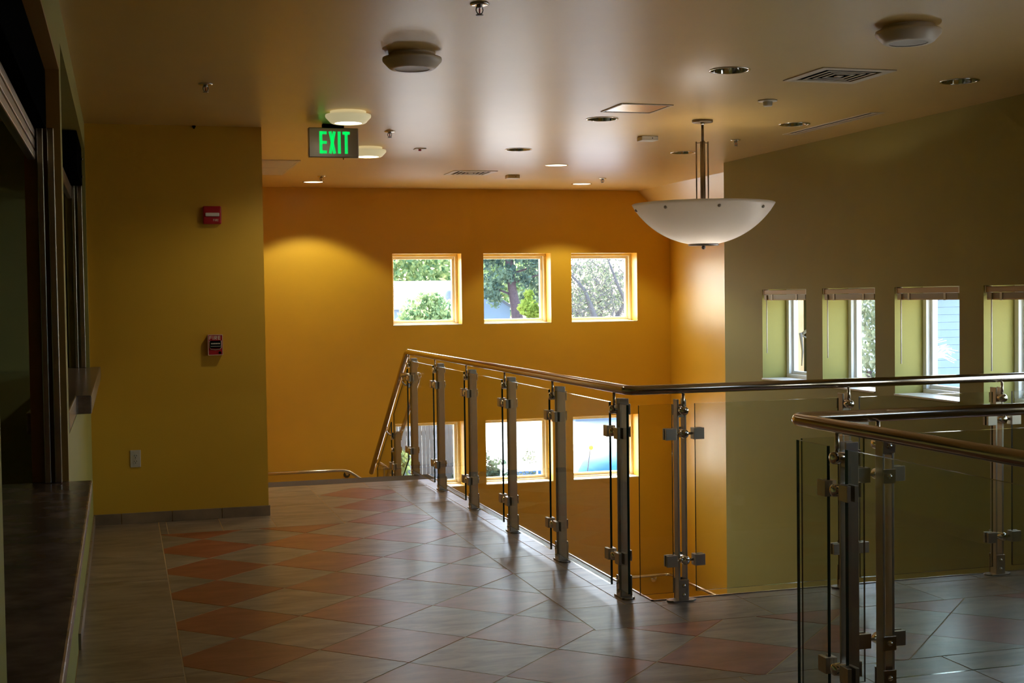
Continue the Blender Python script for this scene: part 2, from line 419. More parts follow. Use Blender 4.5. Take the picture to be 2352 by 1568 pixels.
def tile(polys, mat):
    cx = sum(p[0] for q in polys for p in q) / sum(len(q) for q in polys); cy = sum(p[1] for q in polys for p in q) / sum(len(q) for q in polys)
    b = MB()
    dz = random.uniform(-.0006, .0006)
    for q in polys: b.prism([(x - cx, y - cy) for x, y in q], -.004, dz)
    b.build('tile', mat, floor, loc=(cx, cy, 0))
g = GR
RECTS = [(XB1 + g, XB2 - g, YR2, YCB), (XB3 + g, XB2 - g, YCB, YSB - g), (XB1 + g, XB2, YR3, YR2), (XB2, 4.97, YR3 + g, YR2 - g), (XB1 + g, XB2 - g, 1.6, YR3)]
# keep the grout joint where the column border meets the field
RECTS[0] = (XB1 + g, XB2 - g, YR2, YCB - g)
for i in range(-3, 14):
    for j in range(-14, 17):
        if (i + j) % 2 == 0: continue
        cx, cy = TX + i * TA, TY + j * TA
        a = TA - g * 1.4142
        d = [(cx - a, cy), (cx, cy - a), (cx + a, cy), (cx, cy + a)]
        ps = []
        for r in RECTS:
            q = clip(d, *r)
            if q and area(q) > 4e-4: ps.append(q)
        if ps: tile(ps, 'tile_red' if i % 2 == 1 else 'tile_beige')
def row(x0, x1, y0, y1, along, start, step):
    lo, hi = (x0, x1) if along == 'x' else (y0, y1)
    k = math.floor((lo - start) / step); t = start + k * step
    while t < hi - 1e-4:
        a, c = max(lo, t), min(hi, t + step)
        if c - a > .03:
            q = [(a + g, y0 + g), (c - g, y0 + g), (c - g, y1 - g), (a + g, y1 - g)] if along == 'x' else [(x0 + g, a + g), (x1 - g, a + g), (x1 - g, c - g), (x0 + g, c - g)]
            tile([q], 'tile_beige')
        t += step
row(XL, XB1, 1.6, YC, 'y', YC, 2.01)
row(XB1, XC, YCB, YC, 'x', .629, .36)
row(XC, XB3, YCB, YSB, 'y', YCB, .469)
row(XC, EX, YSB, YST - .30, 'x', XB3, .469)
row(XB2, 2.39, 6.215, YSB, 'y', 6.215, .45); row(2.39, EX, 6.215, YSB, 'y', 6.215, .45)
row(XB2, EX, YR2, 6.215, 'y', YR2, .445)
row(EX, XG, YR2, 6.13, 'x', 2.99, .469); row(EX, XG, 6.13, EY2, 'x', 2.99, .469)
row(XB2, XG, EY3, YR3, 'x', 3.3, .469)
row(4.97, XG, YR3, YR2, 'y', YR3, .469)
row(XB2, EX, 1.6, EY3, 'y', EY3, .469)
b = MB(); b.box(XC + .002, EX - .002, YST - .30, YST, -.004, .0); b.build('nosing', 'nosing', floor)
# steel edge angles on the slab edges
for nm_, bx in (('trim_1', (EX, EX + .010, EY2, YST)), ('trim_2', (EX, XG, EY2, EY2 + .010)), ('trim_3', (EX, EX + .010, -3, EY3)), ('trim_4', (EX, XG, EY3 - .010, EY3))):
    b = MB(); b.box(*bx, -.30, .004); struct(b.build(nm_, 'steel'))
# tile baseboards
bb = struct(bpy.data.objects.new('baseboard_column', None)); C.objects.link(bb)
xs = [XL, -.03, .313, .656, XC + .012]
for a, c in zip(xs, xs[1:]):
    b = MB(); b.box(a + .002, c - .002, YC - .012, YC, 0, .074); b.build('tile', 'base_tile', bb, bevel=.0015)
y_ = YC
while y_ < 11.0:
    b = MB(); b.box(XC, XC + .012, y_ + .002, y_ + .338, 0, .074); b.build('tile', 'base_tile', bb, bevel=.0015); y_ += .34
bb = struct(bpy.data.objects.new('baseboard_left', None)); C.objects.link(bb)
y_ = 6.2
while y_ < YC - .1:
    b = MB(); b.box(XL, XL + .012, y_ + .002, min(y_ + .338, YC - .014), 0, .074); b.build('tile', 'base_tile', bb, bevel=.0015); y_ += .34

# lower level and stairs
b = MB(); b.box(-3, XY + .1, -3, YB, ZG, ZL); struct(b.build('floor_lower', 'lower_floor'))
st = struct(bpy.data.objects.new('stairs', None)); C.objects.link(st)
RZ_, TR = 1.25 / 7, .257
for k in range(6):
    b = MB(); b.box(XC, EX, YST + TR * k, YST + TR * (k + 1), -RZ_ * (k + 1) - .18, -RZ_ * (k + 1)); b.build('step', 'base_tile', st)
YLD = YST + TR * 6
b = MB(); b.box(XC, 2.46, YLD, YB, -1.25 - .2, -1.25); b.build('landing', 'base_tile', st)
for k in range(8):
    b = MB(); b.box(2.46 + .27 * k, 2.46 + .27 * (k + 1), YLD, YB, -1.25 - .1775 * (k + 1) - .18, -1.25 - .1775 * (k + 1)); b.build('step', 'base_tile', st)

# ------------------------------------------------------------------ windows
def frame_box(b, axis, t0, t1, u0, u1, z0, z1, wd):
    def bx(ua, ub, za, zb):
        if axis == 1: b.box(ua, ub, t0, t1, za, zb)
        else: b.box(t0, t1, ua, ub, za, zb)
    bx(u0, u1, z0, z0 + wd); bx(u0, u1, z1 - wd, z1); bx(u0, u0 + wd, z0 + wd, z1 - wd); bx(u1 - wd, u1, z0 + wd, z1 - wd)
n = 0
for zi, (z0, z1) in enumerate(BW_Z):
    for xi, (x0, x1) in enumerate(BW_X):
        n += 1
        wdw = struct(bpy.data.objects.new('window_%d' % n, None)); C.objects.link(wdw)
        wdw['label'] = '%s square window in the yellow back wall, %s row' % (('left', 'middle', 'right')[xi], ('upper', 'lower')[zi])
        b = MB(); frame_box(b, 1, YB + .19, YB + .32, x0, x1, z0, z1, .028); b.build('window_frame', 'cream_frame', wdw, bevel=.004)
        b = MB(); frame_box(b, 1, YB + .23, YB + .29, x0 + .027, x1 - .027, z0 + .027, z1 - .027, .030); b.build('sash', 'cream_frame', wdw, bevel=.004)
        b = MB(); b.box(x0 + .05, x1 - .05, YB + .255, YB + .261, z0 + .05, z1 - .05); b.build('pane', 'window_glass', wdw)
        b = MB(); b.box(x0 + .001, x1 - .001, YB + .004, YB + .19, z0, z0 + .012); b.build('window_sill', 'sill_white', wdw, bevel=.003)
        portal(((x0 + x1) / 2, YB + .345, (z0 + z1) / 2), (0, -1, 0), x1 - x0, z1 - z0)
blind0 = None
BL = ['white raised blind on the green wall window nearest the yellow recess', 'white raised blind on the second green wall window from the yellow recess',
      'white raised blind on the third green wall window from the yellow recess', 'white raised blind on the green wall window cut by the right picture edge']
for k, (y0, y1) in enumerate(GW):
    n += 1
    z0, z1 = GWZ
    wdw = struct(bpy.data.objects.new('window_%d' % n, None)); C.objects.link(wdw)
    wdw['label'] = 'square window number %d from the yellow recess in the green wall' % (k + 1)
    b = MB(); frame_box(b, 0, XG + .235, XG + .33, y0, y1, z0, z1, .045); b.build('window_frame', 'white_frame', wdw, bevel=.004)
    b = MB(); frame_box(b, 0, XG + .27, XG + .315, y0 + .044, y1 - .044, z0 + .044, z1 - .044, .028); b.build('sash', 'white_frame', wdw, bevel=.003)
    b = MB(); b.box(XG + .29, XG + .296, y0 + .065, y1 - .065, z0 + .065, z1 - .065); b.build('pane', 'window_glass', wdw)
    b = MB(); b.box(XG - .012, XG + .235, y0 + .001, y1 - .001, z0, z0 + .014); b.build('window_sill', 'sill_white', wdw, bevel=.003)
    portal((XG + .345, (y0 + y1) / 2, (z0 + z1) / 2), (-1, 0, 0), y1 - y0, z1 - z0)
    if k == 0:
        L_ = y1 - y0 - .012
        blind0 = thing('window_blind', BL[0], 'blind', (XG + .03, (y0 + y1) / 2, z1), 0, 'raised window blinds on the green wall')
        b = MB(); b.box(-.022, .022, -L_ / 2, L_ / 2, -.044, -.006); b.build('headrail', 'beige_blind', blind0, bevel=.003)
        for s_ in (-1, 1):
            b = MB(); b.box(-.026, .026, s_ * L_ / 2 - .012 * (s_ > 0), s_ * L_ / 2 + .012 * (s_ < 0), -.048, -.002); b.build('mount_bracket', 'white_plastic', blind0)
        for q in range(9):
            b = MB(); b.box(-.024, .024, -L_ / 2 + .02, L_ / 2 - .02, -.046 - q * .0042 - .0041, -.046 - q * .0042); b.build('slat', 'blind_slat', blind0)
        b = MB(); b.box(-.024, .024, -L_ / 2 + .02, L_ / 2 - .02, -.094, -.083); b.build('bottom_rail', 'beige_blind', blind0, bevel=.002)
        for yy in (-.22, .22):
            b = MB(); b.box(-.027, -.0245, yy - .012, yy + .012, -.096, -.044); b.build('ladder_tape', 'white_plastic', blind0)
        b = MB(); b.cyl((-.028, L_ / 2 - .075, -.05), (-.028, L_ / 2 - .075, -.56), .0045, n=8); b.build('wand', 'white_plastic', blind0)
    elif k < 5:
        dup(blind0, (XG + .03, (y0 + y1) / 2, z1), BL[k] if k < 4 else 'white raised blind on the green wall window beyond the right picture edge')
wdw = struct(bpy.data.objects.new('window_%d' % (n + 1), None)); C.objects.link(wdw)  # added clerestory, unseen, lets daylight onto the handrails
y0, y1, z0, z1 = ADDED_CLR
b = MB(); frame_box(b, 0, XG + .10, XG + .18, y0, y1, z0, z1, .035); b.build('window_frame', 'white_frame', wdw, bevel=.004)
b = MB(); b.box(XG + .13, XG + .136, y0 + .03, y1 - .03, z0 + .03, z1 - .03); b.build('pane', 'window_glass', wdw)
portal((XG + .345, (y0 + y1) / 2, (z0 + z1) / 2), (-1, 0, 0), y1 - y0, z1 - z0)

# ------------------------------------------------------------------ glass railings
RH, RR = 1.075, .024
GO = .045                       # glass plane offset from the post axis, towards the floor side
PP = {}                         # shared meshes of a post
def post_meshes():
    b = MB()
    for s_ in (-1, 1): b.box(s_ * .020 - .005, s_ * .020 + .005, -.025, .025, .006, 1.02)
    b.box(-.0155, .0155, -.022, .022, .93, .985); PP['post'] = b.mesh('post', 'satin_steel', bevel=.0015)
    b = MB(); b.cyl((-.055, 0, 0), (-.055, 0, .008), .024, n=14); b.cyl((.055, 0, 0), (.055, 0, .008), .024, n=14); b.box(-.055, .055, -.036, .036, 0, .008)
    PP['base_plate'] = b.mesh('base_plate', 'dark_steel', bevel=.001)
    b = MB(); b.box(-.027, .027, -.003, .003, -.055, .055); PP['bracket_plate'] = b.mesh('bracket_plate', 'steel', bevel=.001)
    b = MB(); b.lathe([(0, .009), (.006, .008), (.010, .003), (.010, 0)], n=12); b.bm.transform(Matrix.Rotation(-PI / 2, 4, 'X')); PP['bolt'] = b.mesh('bolt', 'chrome')
    b = MB(); b.box(-.027, .027, -.003, .003, -.027, .027); PP['square_plate'] = b.mesh('square_plate', 'steel', bevel=.001)
    b = MB(); b.cyl((0, -.024, 0), (0, GO + .020, 0), .0225, n=20); b.lathe([(.0225, 0), (.018, .006), (.008, .009), (0, .0095)], n=20)
    # dome end towards the floor side
    PP['boss'] = b.mesh('boss', 'chrome') if False else None
    b.bm.free()
    b = MB(); prof = [(0, -.024), (.0225, -.024), (.0225, GO + .016), (.019, GO + .023), (.010, GO + .026), (0, GO + .0265)]
    b.lathe(prof, n=20); b.bm.transform(Matrix.Rotation(-PI / 2, 4, 'X')); PP['boss'] = b.mesh('boss', 'chrome')
    b = MB(); b.cyl((0, GO, .01), (0, GO, RH - .965 - RR + .004), .0075, n=10); PP['stanchion'] = b.mesh('stanchion', 'steel')
    b = MB(); b.cyl((-.052, GO, 0), (.052, GO, 0), .0065, n=10); PP['cross_rod'] = b.mesh('cross_rod', 'chrome')
    b = MB()
    b.box(-.028, .028, -.023, -.0075, -.0285, .0285); b.box(-.028, .028, .0075, .023, -.0285, .0285); b.box(-.028, -.012, -.0075, .0075, -.0285, .0285)
    PP['glass_clamp'] = b.mesh('glass_clamp', 'satin_steel', bevel=.0012)
post_meshes()
def add_post(root, x, y, z, rz, clamps=((.85, 1), (.85, -1), (.215, 1), (.215, -1)), stanchion=True):
    """local +y points to the floor side, local x runs along the rail"""
    p = link_mesh('post', PP['post'], root, (x, y, z), rz)
    def sub(nm, loc, r=0.0):
        return link_mesh(nm, PP[nm], p, loc, r)
    sub('base_plate', (0, 0, 0))
    for s_ in (1, -1):
        sub('bracket_plate', (0, s_ * .0305, .058))
        for zz in (.035, .082): sub('bolt', (0, s_ * .0335, zz), 0 if s_ > 0 else PI)
    for zz in (.965, .85, .215):
        sub('square_plate', (0, -.0305, zz)); sub('bolt', (0, -.0335, zz), PI); sub('boss', (0, 0, zz))
    if stanchion: sub('stanchion', (0, 0, .965))
    for zz in sorted({c[0] for c in clamps}): sub('cross_rod', (0, 0, zz))
    for zz, s_ in clamps: sub('glass_clamp', (s_ * .075, GO, zz), 0 if s_ > 0 else PI)
    return p
def glass_panel(root, a, c, z0=.055, z1=1.0, th=.006, slope=None):
    """upright pane between plan points a and c"""
    a, c = Vector((*a, 0)), Vector((*c, 0)); d = (c - a).normalized(); nrm = Vector((-d.y, d.x, 0)) * th
    b = MB()
    da, dc = (0, 0) if slope is None else slope
    lo = [a - nrm, c - nrm, c + nrm, a + nrm]; of = [da, dc, dc, da]
    vs = [b.bm.verts.new(p + Vector((0, 0, z0 + o))) for p, o in zip(lo, of)] + [b.bm.verts.new(p + Vector((0, 0, z1 + o))) for p, o in zip(lo, of)]
    for i, f in enumerate(((3, 2, 1, 0), (4, 5, 6, 7), (0, 1, 5, 4), (1, 2, 6, 5), (2, 3, 7, 6), (3, 0, 4, 7))):
        fc = b.bm.faces.new([vs[q] for q in f]); fc.material_index = 0 if i in (2, 4) else 1
    return b.build('glass_panel', ['rail_glass', 'glass_edge'], root)
def bend(p, a, c, r, n=7):
    """rounded corner at p between directions to a and c"""
    p, a, c = Vector(p), Vector(a), Vector(c); u = (a - p).normalized(); v = (c - p).normalized()
    p0, p1 = p + u * r, p + v * r
    return [(1 - t) ** 2 * p0 + 2 * t * (1 - t) * p + t * t * p1 for t in [i / (n - 1) for i in range(n)]]

X1, Y2 = 2.40, 6.15
ra = thing('glass_railing', 'glass and steel railing around the stairwell opening, running down the stair', 'railing')
PY = [6.37 + 1.012 * k for k in range(6)]
PX = [2.685, 3.615, 4.545]
ytop, zs0 = 11.50, RH
sl = -.695
yend = 13.36
path = [(X1, yend, RH + sl * (yend - ytop))] + [*bend((X1, ytop, RH), (X1, yend, RH + sl * (yend - ytop)), (X1, 9, RH), .05)] + [*bend((X1, Y2, RH), (X1, 9, RH), (4, Y2, RH), .06)] + [(XG - .002, Y2, RH)]
b = MB(); b.tube(path, RR, n=24); b.build('handrail', 'rail_steel', ra)
for y_ in PY: add_post(ra, X1 + GO, y_, 0, PI / 2)
for x_ in PX: add_post(ra, x_, Y2 + GO, 0, PI)
for a_, c_ in zip(PY, PY[1:]): glass_panel(ra, (X1, a_ + .062), (X1, c_ - .062))
glass_panel(ra, (X1, Y2 + .035), (X1, PY[0] - .062)); glass_panel(ra, (X1 + .045, Y2), (PX[0] - .062, Y2))
for a_, c_ in zip(PX, PX[1:]): glass_panel(ra, (a_ + .062, Y2), (c_ - .062, Y2))
glass_panel(ra, (PX[-1] + .062, Y2), (XG - .06, Y2))
# stair part: posts, sloped panes, grab rail with loops
SY = [12.20, 13.08]
for y_ in SY:
    k = int((y_ - YST) / TR) + 1
    zb = -RZ_ * k
    add_post(ra, X1 + GO, y_, zb, PI / 2, clamps=((.70, 1), (.70, -1), (.215, 1), (.215, -1)), stanchion=False)
zz_ = lambda y: sl * (y - ytop)
for a_, c_ in ((PY[-1] + .062, SY[0] - .062), (SY[0] + .062, SY[1] - .062)):
    glass_panel(ra, (X1, a_), (X1, c_), z0=.12, z1=.92, slope=(zz_(a_), zz_(c_)))
gx = X1 + .105
gp = [(X1 - .07, 11.44, .875), (gx - .03, 11.44, .875)] + bend((gx, 11.47, .875), (gx - .05, 11.44, .875), (gx, 11.9, .875 + sl * .43), .03, 4) + [(gx, 13.30, .875 + sl * 1.83)]
b = MB(); b.tube(gp, .019, n=16); b.build('grab_rail', 'steel', ra)
for y_ in (11.45, 12.20, 13.08):
    zc = .86 + min(0, sl * (y_ - 11.47))
    b = MB(); b.tube([(X1 - .05, y_, zc), (X1 - .06, y_, zc - .045), (X1 - .03, y_, zc - .075), (X1 + .03, y_, zc - .078), (gx - .02, y_, zc - .06), (gx, y_, zc - .012)], .008, n=10)
    b.box(X1 - .02, X1 + .02, y_ - .025, y_ + .025, zc - .10, zc - .055); b.build('loop_bracket', 'chrome', ra)

X3, Y3 = 2.405, 4.49
rb = thing('glass_railing', 'near glass and steel railing corner at the right picture edge', 'railing')
path = [(X3, -2.99, RH)] + bend((X3, Y3, RH), (X3, 0, RH), (5, Y3, RH), .06) + [(XG - .002, Y3, RH)]
b = MB(); b.tube(path, RR, n=28); b.build('handrail', 'rail_steel', rb)
P3Y = [4.17 - 1.24 * k for k in range(3)]; P3X = [2.765 + .95 * k for k in range(3)]
for y_ in P3Y: add_post(rb, X3 + GO, y_, 0, PI / 2)
for x_ in P3X: add_post(rb, x_, Y3 - GO, 0, 0)
for a_, c_ in zip(P3Y, P3Y[1:]): glass_panel(rb, (X3, a_ - .062), (X3, c_ + .062))
glass_panel(rb, (X3, Y3 - .035), (X3, P3Y[0] + .062)); glass_panel(rb, (X3 + .035, Y3), (P3X[0] - .062, Y3))
for a_, c_ in zip(P3X, P3X[1:]): glass_panel(rb, (a_ + .062, Y3), (c_ - .062, Y3))
glass_panel(rb, (P3X[-1] + .062, Y3), (XG - .06, Y3))

# wall mounted handrails of the lower flights
def wall_rail(label, pts, brackets, r=.019):
    t = thing('wall_handrail', label, 'handrail')
    b = MB(); b.tube(pts, r, n=16); b.build('rail', 'steel', t)
    for (p, nrm) in brackets:
        p, nrm = Vector(p), Vector(nrm)
        b = MB(); b.cyl(p + nrm * .001, p + nrm * .010, .036, n=20); b.cyl(p + nrm * .01, p + nrm * .065, .009, n=10)
        b.tube([p + nrm * .06, p + nrm * .075 + Vector((0, 0, .015)), p + nrm * .075 + Vector((0, 0, .05))], .008, n=10); b.build('bracket', 'chrome', t)
yr = YB - .075
wall_rail('upper steel handrail on the yellow back wall beside the stair', [(XC + .05, yr, -.350), (2.27, yr, -.350)] + bend((2.36, yr, -.352), (2.2, yr, -.350), (2.9, yr, -.70), .06) + [(4.45, yr, -1.75)], [((2.37, YB, -.41), (0, -1, 0)), ((1.15, YB, -.41), (0, -1, 0)), ((3.4, YB, -1.10), (0, -1, 0))])
wall_rail('lower steel handrail turning the corner of the yellow recess', [(4.75, yr, -1.79)] + bend((XY - .075, yr, -1.785), (5, yr, -1.79), (XY - .075, 13, -1.77), .08) + [(XY - .075, 12.6, -1.76)], [((6.03, YB, -1.845), (0, -1, 0)), ((XY, 14.35, -1.84), (-1, 0, 0)), ((XY, 12.9, -1.82), (-1, 0, 0))])
t = ra                          # the stair railing goes on down the second flight
b = MB(); b.tube([(2.44, 13.2, -.10), (2.52, 13.2, -.155), (2.60, 13.2, -.225), (4.4, 13.2, -1.42)], .019, n=14); b.build('lower_handrail', 'rail_steel', t)
for x_ in (2.50, 3.4, 4.3):
    b = MB(); zb = -1.25 - .1775 * (int((x_ - 2.46) / .27) + 1); b.box(x_ - .006, x_ + .006, 13.17, 13.23, zb, -.16 - .66 * (x_ - 2.52)); b.build('lower_post', 'satin_steel', t)

# ------------------------------------------------------------------ service counters and shutters on the left
def counter(label, poly, z0, z1):
    b = MB(); b.prism(poly, z0, z1)
    return tag(b.build('service_counter', 'counter_stone', bevel=.006), label, 'counter')
counter('low dark brown stone counter at the bottom left corner', [(-.80, 2.583), (-.80, 5.546), (XL, 5.546), (-.125, 5.546), (-.118, 1.2), (XL + .002, 1.2), (XL + .002, 2.583)], .795, .84)
counter('higher dark stone ledge sticking out beside the yellow wall', [(-.38, 5.756), (-.38, 9.594), (XL + .002, 9.594), (XL + .002, 9.64), (-.145, 9.64), (-.145, 6.69), (XL + .002, 6.69), (XL + .002, 5.756)], 1.012, 1.10)
b = MB(); y0, y1, z0, z1 = OP1; z0 = .84
b.box(XL - .134, XL + .002, y1 - .012, y1 + .001, z0 + .002, z1); b.box(XL - .134, XL + .002, y0, y1 - .012, z1 - .012, z1 + .001)
struct(b.build('trim_5', 'jamb_brown'))
t = thing('roller_shutter', 'raised steel roller shutter over the low counter at the left picture edge', 'shutter')
b = MB(); b.box(-.345, -.264, y0 + .004, y1 - .016, 2.225, 2.455); b.build('hood', 'black', t, bevel=.004)
for (a_, c_) in ((-.262, -.236), (-.300, -.276)):
    for yy in (y1 - .055, y0 + .015):
        b = MB(); b.box(a_, c_, yy, yy + .04, z0 + .001, 2.225); b.build('guide_track', 'steel', t, bevel=.003)
b = MB()
for q in range(3): b.box(-.335, -.305, y0 + .02, y1 - .06, 2.10 + q * .042, 2.134 + q * .042)
b.box(-.325, -.315, y0 + .02, y1 - .06, 2.10, 2.225)
b.build('bottom_bar', 'dark_steel', t, bevel=.004)
y0, y1, z0, z1 = OP2; z0 = 1.10
t = thing('roller_shutter', 'raised roller shutter of the far opening against the yellow wall', 'shutter')
b = MB(); b.box(-.345, -.236, 8.6, y1 - .006, 2.34, 2.595); b.build('hood', 'black', t, bevel=.004)
for (a_, c_) in ((-.270, -.238), (-.305, -.285)):
    b = MB(); b.box(a_, c_, y1 - .05, y1 - .01, z0 + .001, 2.34); b.build('guide_track', 'steel', t, bevel=.003)
b = MB(); b.box(-.335, -.305, y0 + .3, y1 - .06, 2.25, 2.335); b.build('bottom_bar', 'dark_steel', t, bevel=.004)
for zz in (2.52, 2.40):
    b = MB(); b.cyl((-.236, y1 - .03, zz), (-.228, y1 - .03, zz), .008, n=10); b.build('bolt', 'chrome', t)

# ------------------------------------------------------------------ wall devices on the yellow wall
def letters(b, txt, x, z, h, wd, gap, st_, mat, depth=.001):
    """block letters standing in the local xz plane, facing -y"""
    def st(x0, z0, x1, z1):                     # thick stroke
        d = Vector((x1 - x0, z1 - z0)); l = d.length; d /= l; nrm = Vector((-d.y, d.x)) * st_ / 2
        p = [(x0 + nrm.x, z0 + nrm.y), (x0 - nrm.x, z0 - nrm.y), (x1 - nrm.x, z1 - nrm.y), (x1 + nrm.x, z1 + nrm.y)]
        fr = [b.bm.verts.new(mat @ Vector((px, -depth, pz))) for px, pz in p]; bk = [b.bm.verts.new(mat @ Vector((px, 0, pz))) for px, pz in p]
        b.bm.faces.new(fr); b.bm.faces.new(bk[::-1])
        for i in range(4): b.bm.faces.new((fr[i], bk[i], bk[(i + 1) % 4], fr[(i + 1) % 4]))
    s = st_ / 2
    for ch in txt:
        w_ = wd
        if ch == 'I': w_ = st_
        L_, R_, B_, T_, Mz = x + s, x + w_ - s, z + s, z + h - s, z + h * .5
        if ch in 'EF':
            st(L_, z, L_, z + h); st(L_, T_, x + w_, T_); st(L_, Mz, x + w_, Mz)
            if ch == 'E': st(L_, B_, x + w_, B_)
        elif ch == 'X':
            st(x + s, z, x + w_ - s, z + h); st(x + s, z + h, x + w_ - s, z)
        elif ch == 'I': st(x + s, z, x + s, z + h)
        elif ch == 'T':
            st(x, T_, x + w_, T_); st(x + w_ / 2, z, x + w_ / 2, z + h)
        elif ch == 'R':
            st(L_, z, L_, z + h); st(L_, T_, R_, T_); st(L_, Mz, R_, Mz); st(R_, Mz - s, R_, z + h); st(x + w_ * .45, Mz, R_, z)
        x += w_ + gap
    return b
t = thing('fire_strobe', 'red fire alarm strobe mounted high on the yellow wall', 'alarm', (.629, YC, 2.146))
b = MB(); b.box(-.063, .063, -.045, -.001, -.063, .063); b.build('body', 'red_plastic', t, bevel=.008)
b = MB(); b.box(-.048, .048, -.058, -.044, -.010, .016); b.build('lens', 'strobe_lens', t, bevel=.005)
b = MB(); letters(b, 'FIRE', .006, -.043, .015, .008, .003, .0022, Matrix.Translation((0, -.0452, 0))); b.build('lettering', 'lettering', t)
t = thing('fire_pull_station', 'red fire alarm pull station at hand height on the yellow wall', 'alarm', (.632, YC, 1.234))
b = MB(); b.box(-.052, .052, -.045, -.001, -.073, .073); b.build('body', 'red_plastic', t, bevel=.006)
b = MB(); frame_box(b, 1, -.0475, -.0448, -.051, .051, -.072, .072, .003); b.build('rim', 'lettering', t)
b = MB(); letters(b, 'FIRE', -.042, .037, .026, .018, .006, .005, Matrix.Translation((0, -.0452, 0))); b.build('lettering', 'lettering', t)
b = MB(); b.box(-.038, .038, -.058, -.044, -.022, .030); b.build('pull_lever', 'black', t, bevel=.006)
b = MB(); b.tube([(-.040, -.047, .030), (-.040, -.047, -.018), (-.030, -.047, -.030), (0, -.047, -.034), (.030, -.047, -.030), (.040, -.047, -.018), (.040, -.047, .030)], .0022, n=6)
for q in range(6): b.box(-.030 + q * .0105, -.0225 + q * .0105, -.0592, -.058, .006, .014)
b.box(-.034, .034, -.0592, -.058, -.010, -.0075); b.build('lever_trim', 'lettering', t)
b = MB(); b.cyl((.030, -.045, -.055), (.030, -.050, -.055), .010, n=16); b.build('key_lock', 'black', t)
t = thing('wall_outlet', 'beige duplex wall outlet low on the yellow wall', 'outlet', (.073, YC, .452))
b = MB(); b.box(-.0355, .0355, -.007, -.001, -.060, .060); b.build('cover_plate', 'outlet_white', t, bevel=.003)
for zz in (.0195, -.0195):
    b = MB(); b.cyl((0, -.0095, zz), (0, -.006, zz), .0165, n=20); f_ = b.build('receptacle', 'outlet_white', t)
    b = MB(); b.box(-.0085, -.0055, -.0101, -.0090, zz - .002, zz + .007); b.box(.0055, .0085, -.0101, -.0090, zz - .002, zz + .007); b.cyl((0, -.0101, zz - .009), (0, -.009, zz - .009), .003, n=8); b.build('slot', 'black', f_)
b = MB(); b.cyl((0, -.0085, 0), (0, -.006, 0), .0035, n=10); b.build('screw', 'nickel', t)
b = MB(); b.cyl((.518, YC - .012, HC - .001), (.518, YC - .012, HC - .012), .012, n=12); b.cyl((.518, YC - .012, HC - .012), (.518, YC - .012, HC - .022), .006, n=10)
tag(b.build('ceiling_hook', 'black'), 'tiny dark hook where the yellow wall meets the ceiling', 'hook')

# ------------------------------------------------------------------ ceiling fixtures
RL = {0: 'unlit recessed downlight nearest, left of the square air vent', 1: 'unlit recessed downlight at the far right near the green wall', 2: 'unlit recessed downlight beside the linear slot vent',
      3: 'unlit recessed downlight with bright rim beside the brushed access panel', 4: 'unlit recessed downlight in the bright middle of the ceiling', 5: 'unlit recessed downlight touching the pendant stem in view',
      6: 'lit recessed downlight farthest forward, in the bright ceiling', 7: 'lit recessed downlight above the right upper back window', 8: 'lit recessed downlight at the left above the back wall'}
rec_me = {}
b = MB(); b.lathe([(.100, -.004), (.113, -.004), (.114, 0), (.100, 0)], n=48, closed=True); rec_me['trim_ring'] = b.mesh('trim_ring', 'chrome')
b = MB(); b.lathe([(.100, -.003), (.092, .06), (.070, .13), (.040, .165), (0, .17)], n=48); rec_me['reflector'] = b.mesh('reflector', 'chrome')
b = MB(); b.sphere((0, 0, .12), .045, n=16, m=10, sc=(1, 1, 1.1)); rec_me['lamp_off'] = b.mesh('lamp', 'off_lens')
b = MB(); b.cyl((0, 0, -.002), (0, 0, .006), .099, n=40); rec_me['lamp_on'] = b.mesh('lamp', 'lit_lamp')
for i, (x, y, lit) in enumerate(REC):
    t = thing('recessed_downlight', RL[i], 'light', (x, y, HC), 0, 'recessed ceiling downlights')
    link_mesh('trim_ring', rec_me['trim_ring'], t); link_mesh('reflector', rec_me['reflector'], t); link_mesh('lamp', rec_me['lamp_on' if lit else 'lamp_off'], t)
    if lit:
        d = bpy.data.lights.new('downlight_beam', 'SPOT'); d.energy = (16, 24, 23)[i - 6]; d.color = (1, .97, .60); d.spot_size = math.radians(112); d.spot_blend = .25; d.shadow_soft_size = .07
        o = bpy.data.objects.new('downlight_beam', d); C.objects.link(o); o.location = (x, y, HC - .012)
def flush(label, loc, lit):
    t = thing('flush_ceiling_light', label, 'light', loc, 0, 'round flush ceiling lights')
    b = MB(); b.lathe([(.118, 0), (.118, -.022), (.148, -.022), (.150, -.030), (.148, -.040), (.118, -.072), (.108, -.078), (.088, -.078)], n=56); b.build('body', 'lit_body' if lit else 'white_metal', t)
    b = MB(); b.lathe([(.090, -.076), (.05, -.073), (0, -.072)], n=48); b.build('diffuser', 'lit_diffuser' if lit else 'off_lens', t)
    if lit:
        d = bpy.data.lights.new('flush_glow', 'SPOT'); d.energy = 9; d.color = (1, .93, .70); d.spot_size = math.radians(150); d.spot_blend = .6; d.shadow_soft_size = .08
        o = bpy.data.objects.new('flush_glow', d); C.objects.link(o); o.location = (loc[0], loc[1], HC - .085)
flush('unlit round flush ceiling light left of centre', (1.432, 6.62, HC), False)
flush('unlit round flush ceiling light in the upper right corner', (3.530, 5.46, HC), False)
flush('lit round flush ceiling light above the exit sign', (1.457, 8.74, HC), True)
flush('lit round flush ceiling light half hidden behind the exit sign', (1.952, 10.78, HC), True)
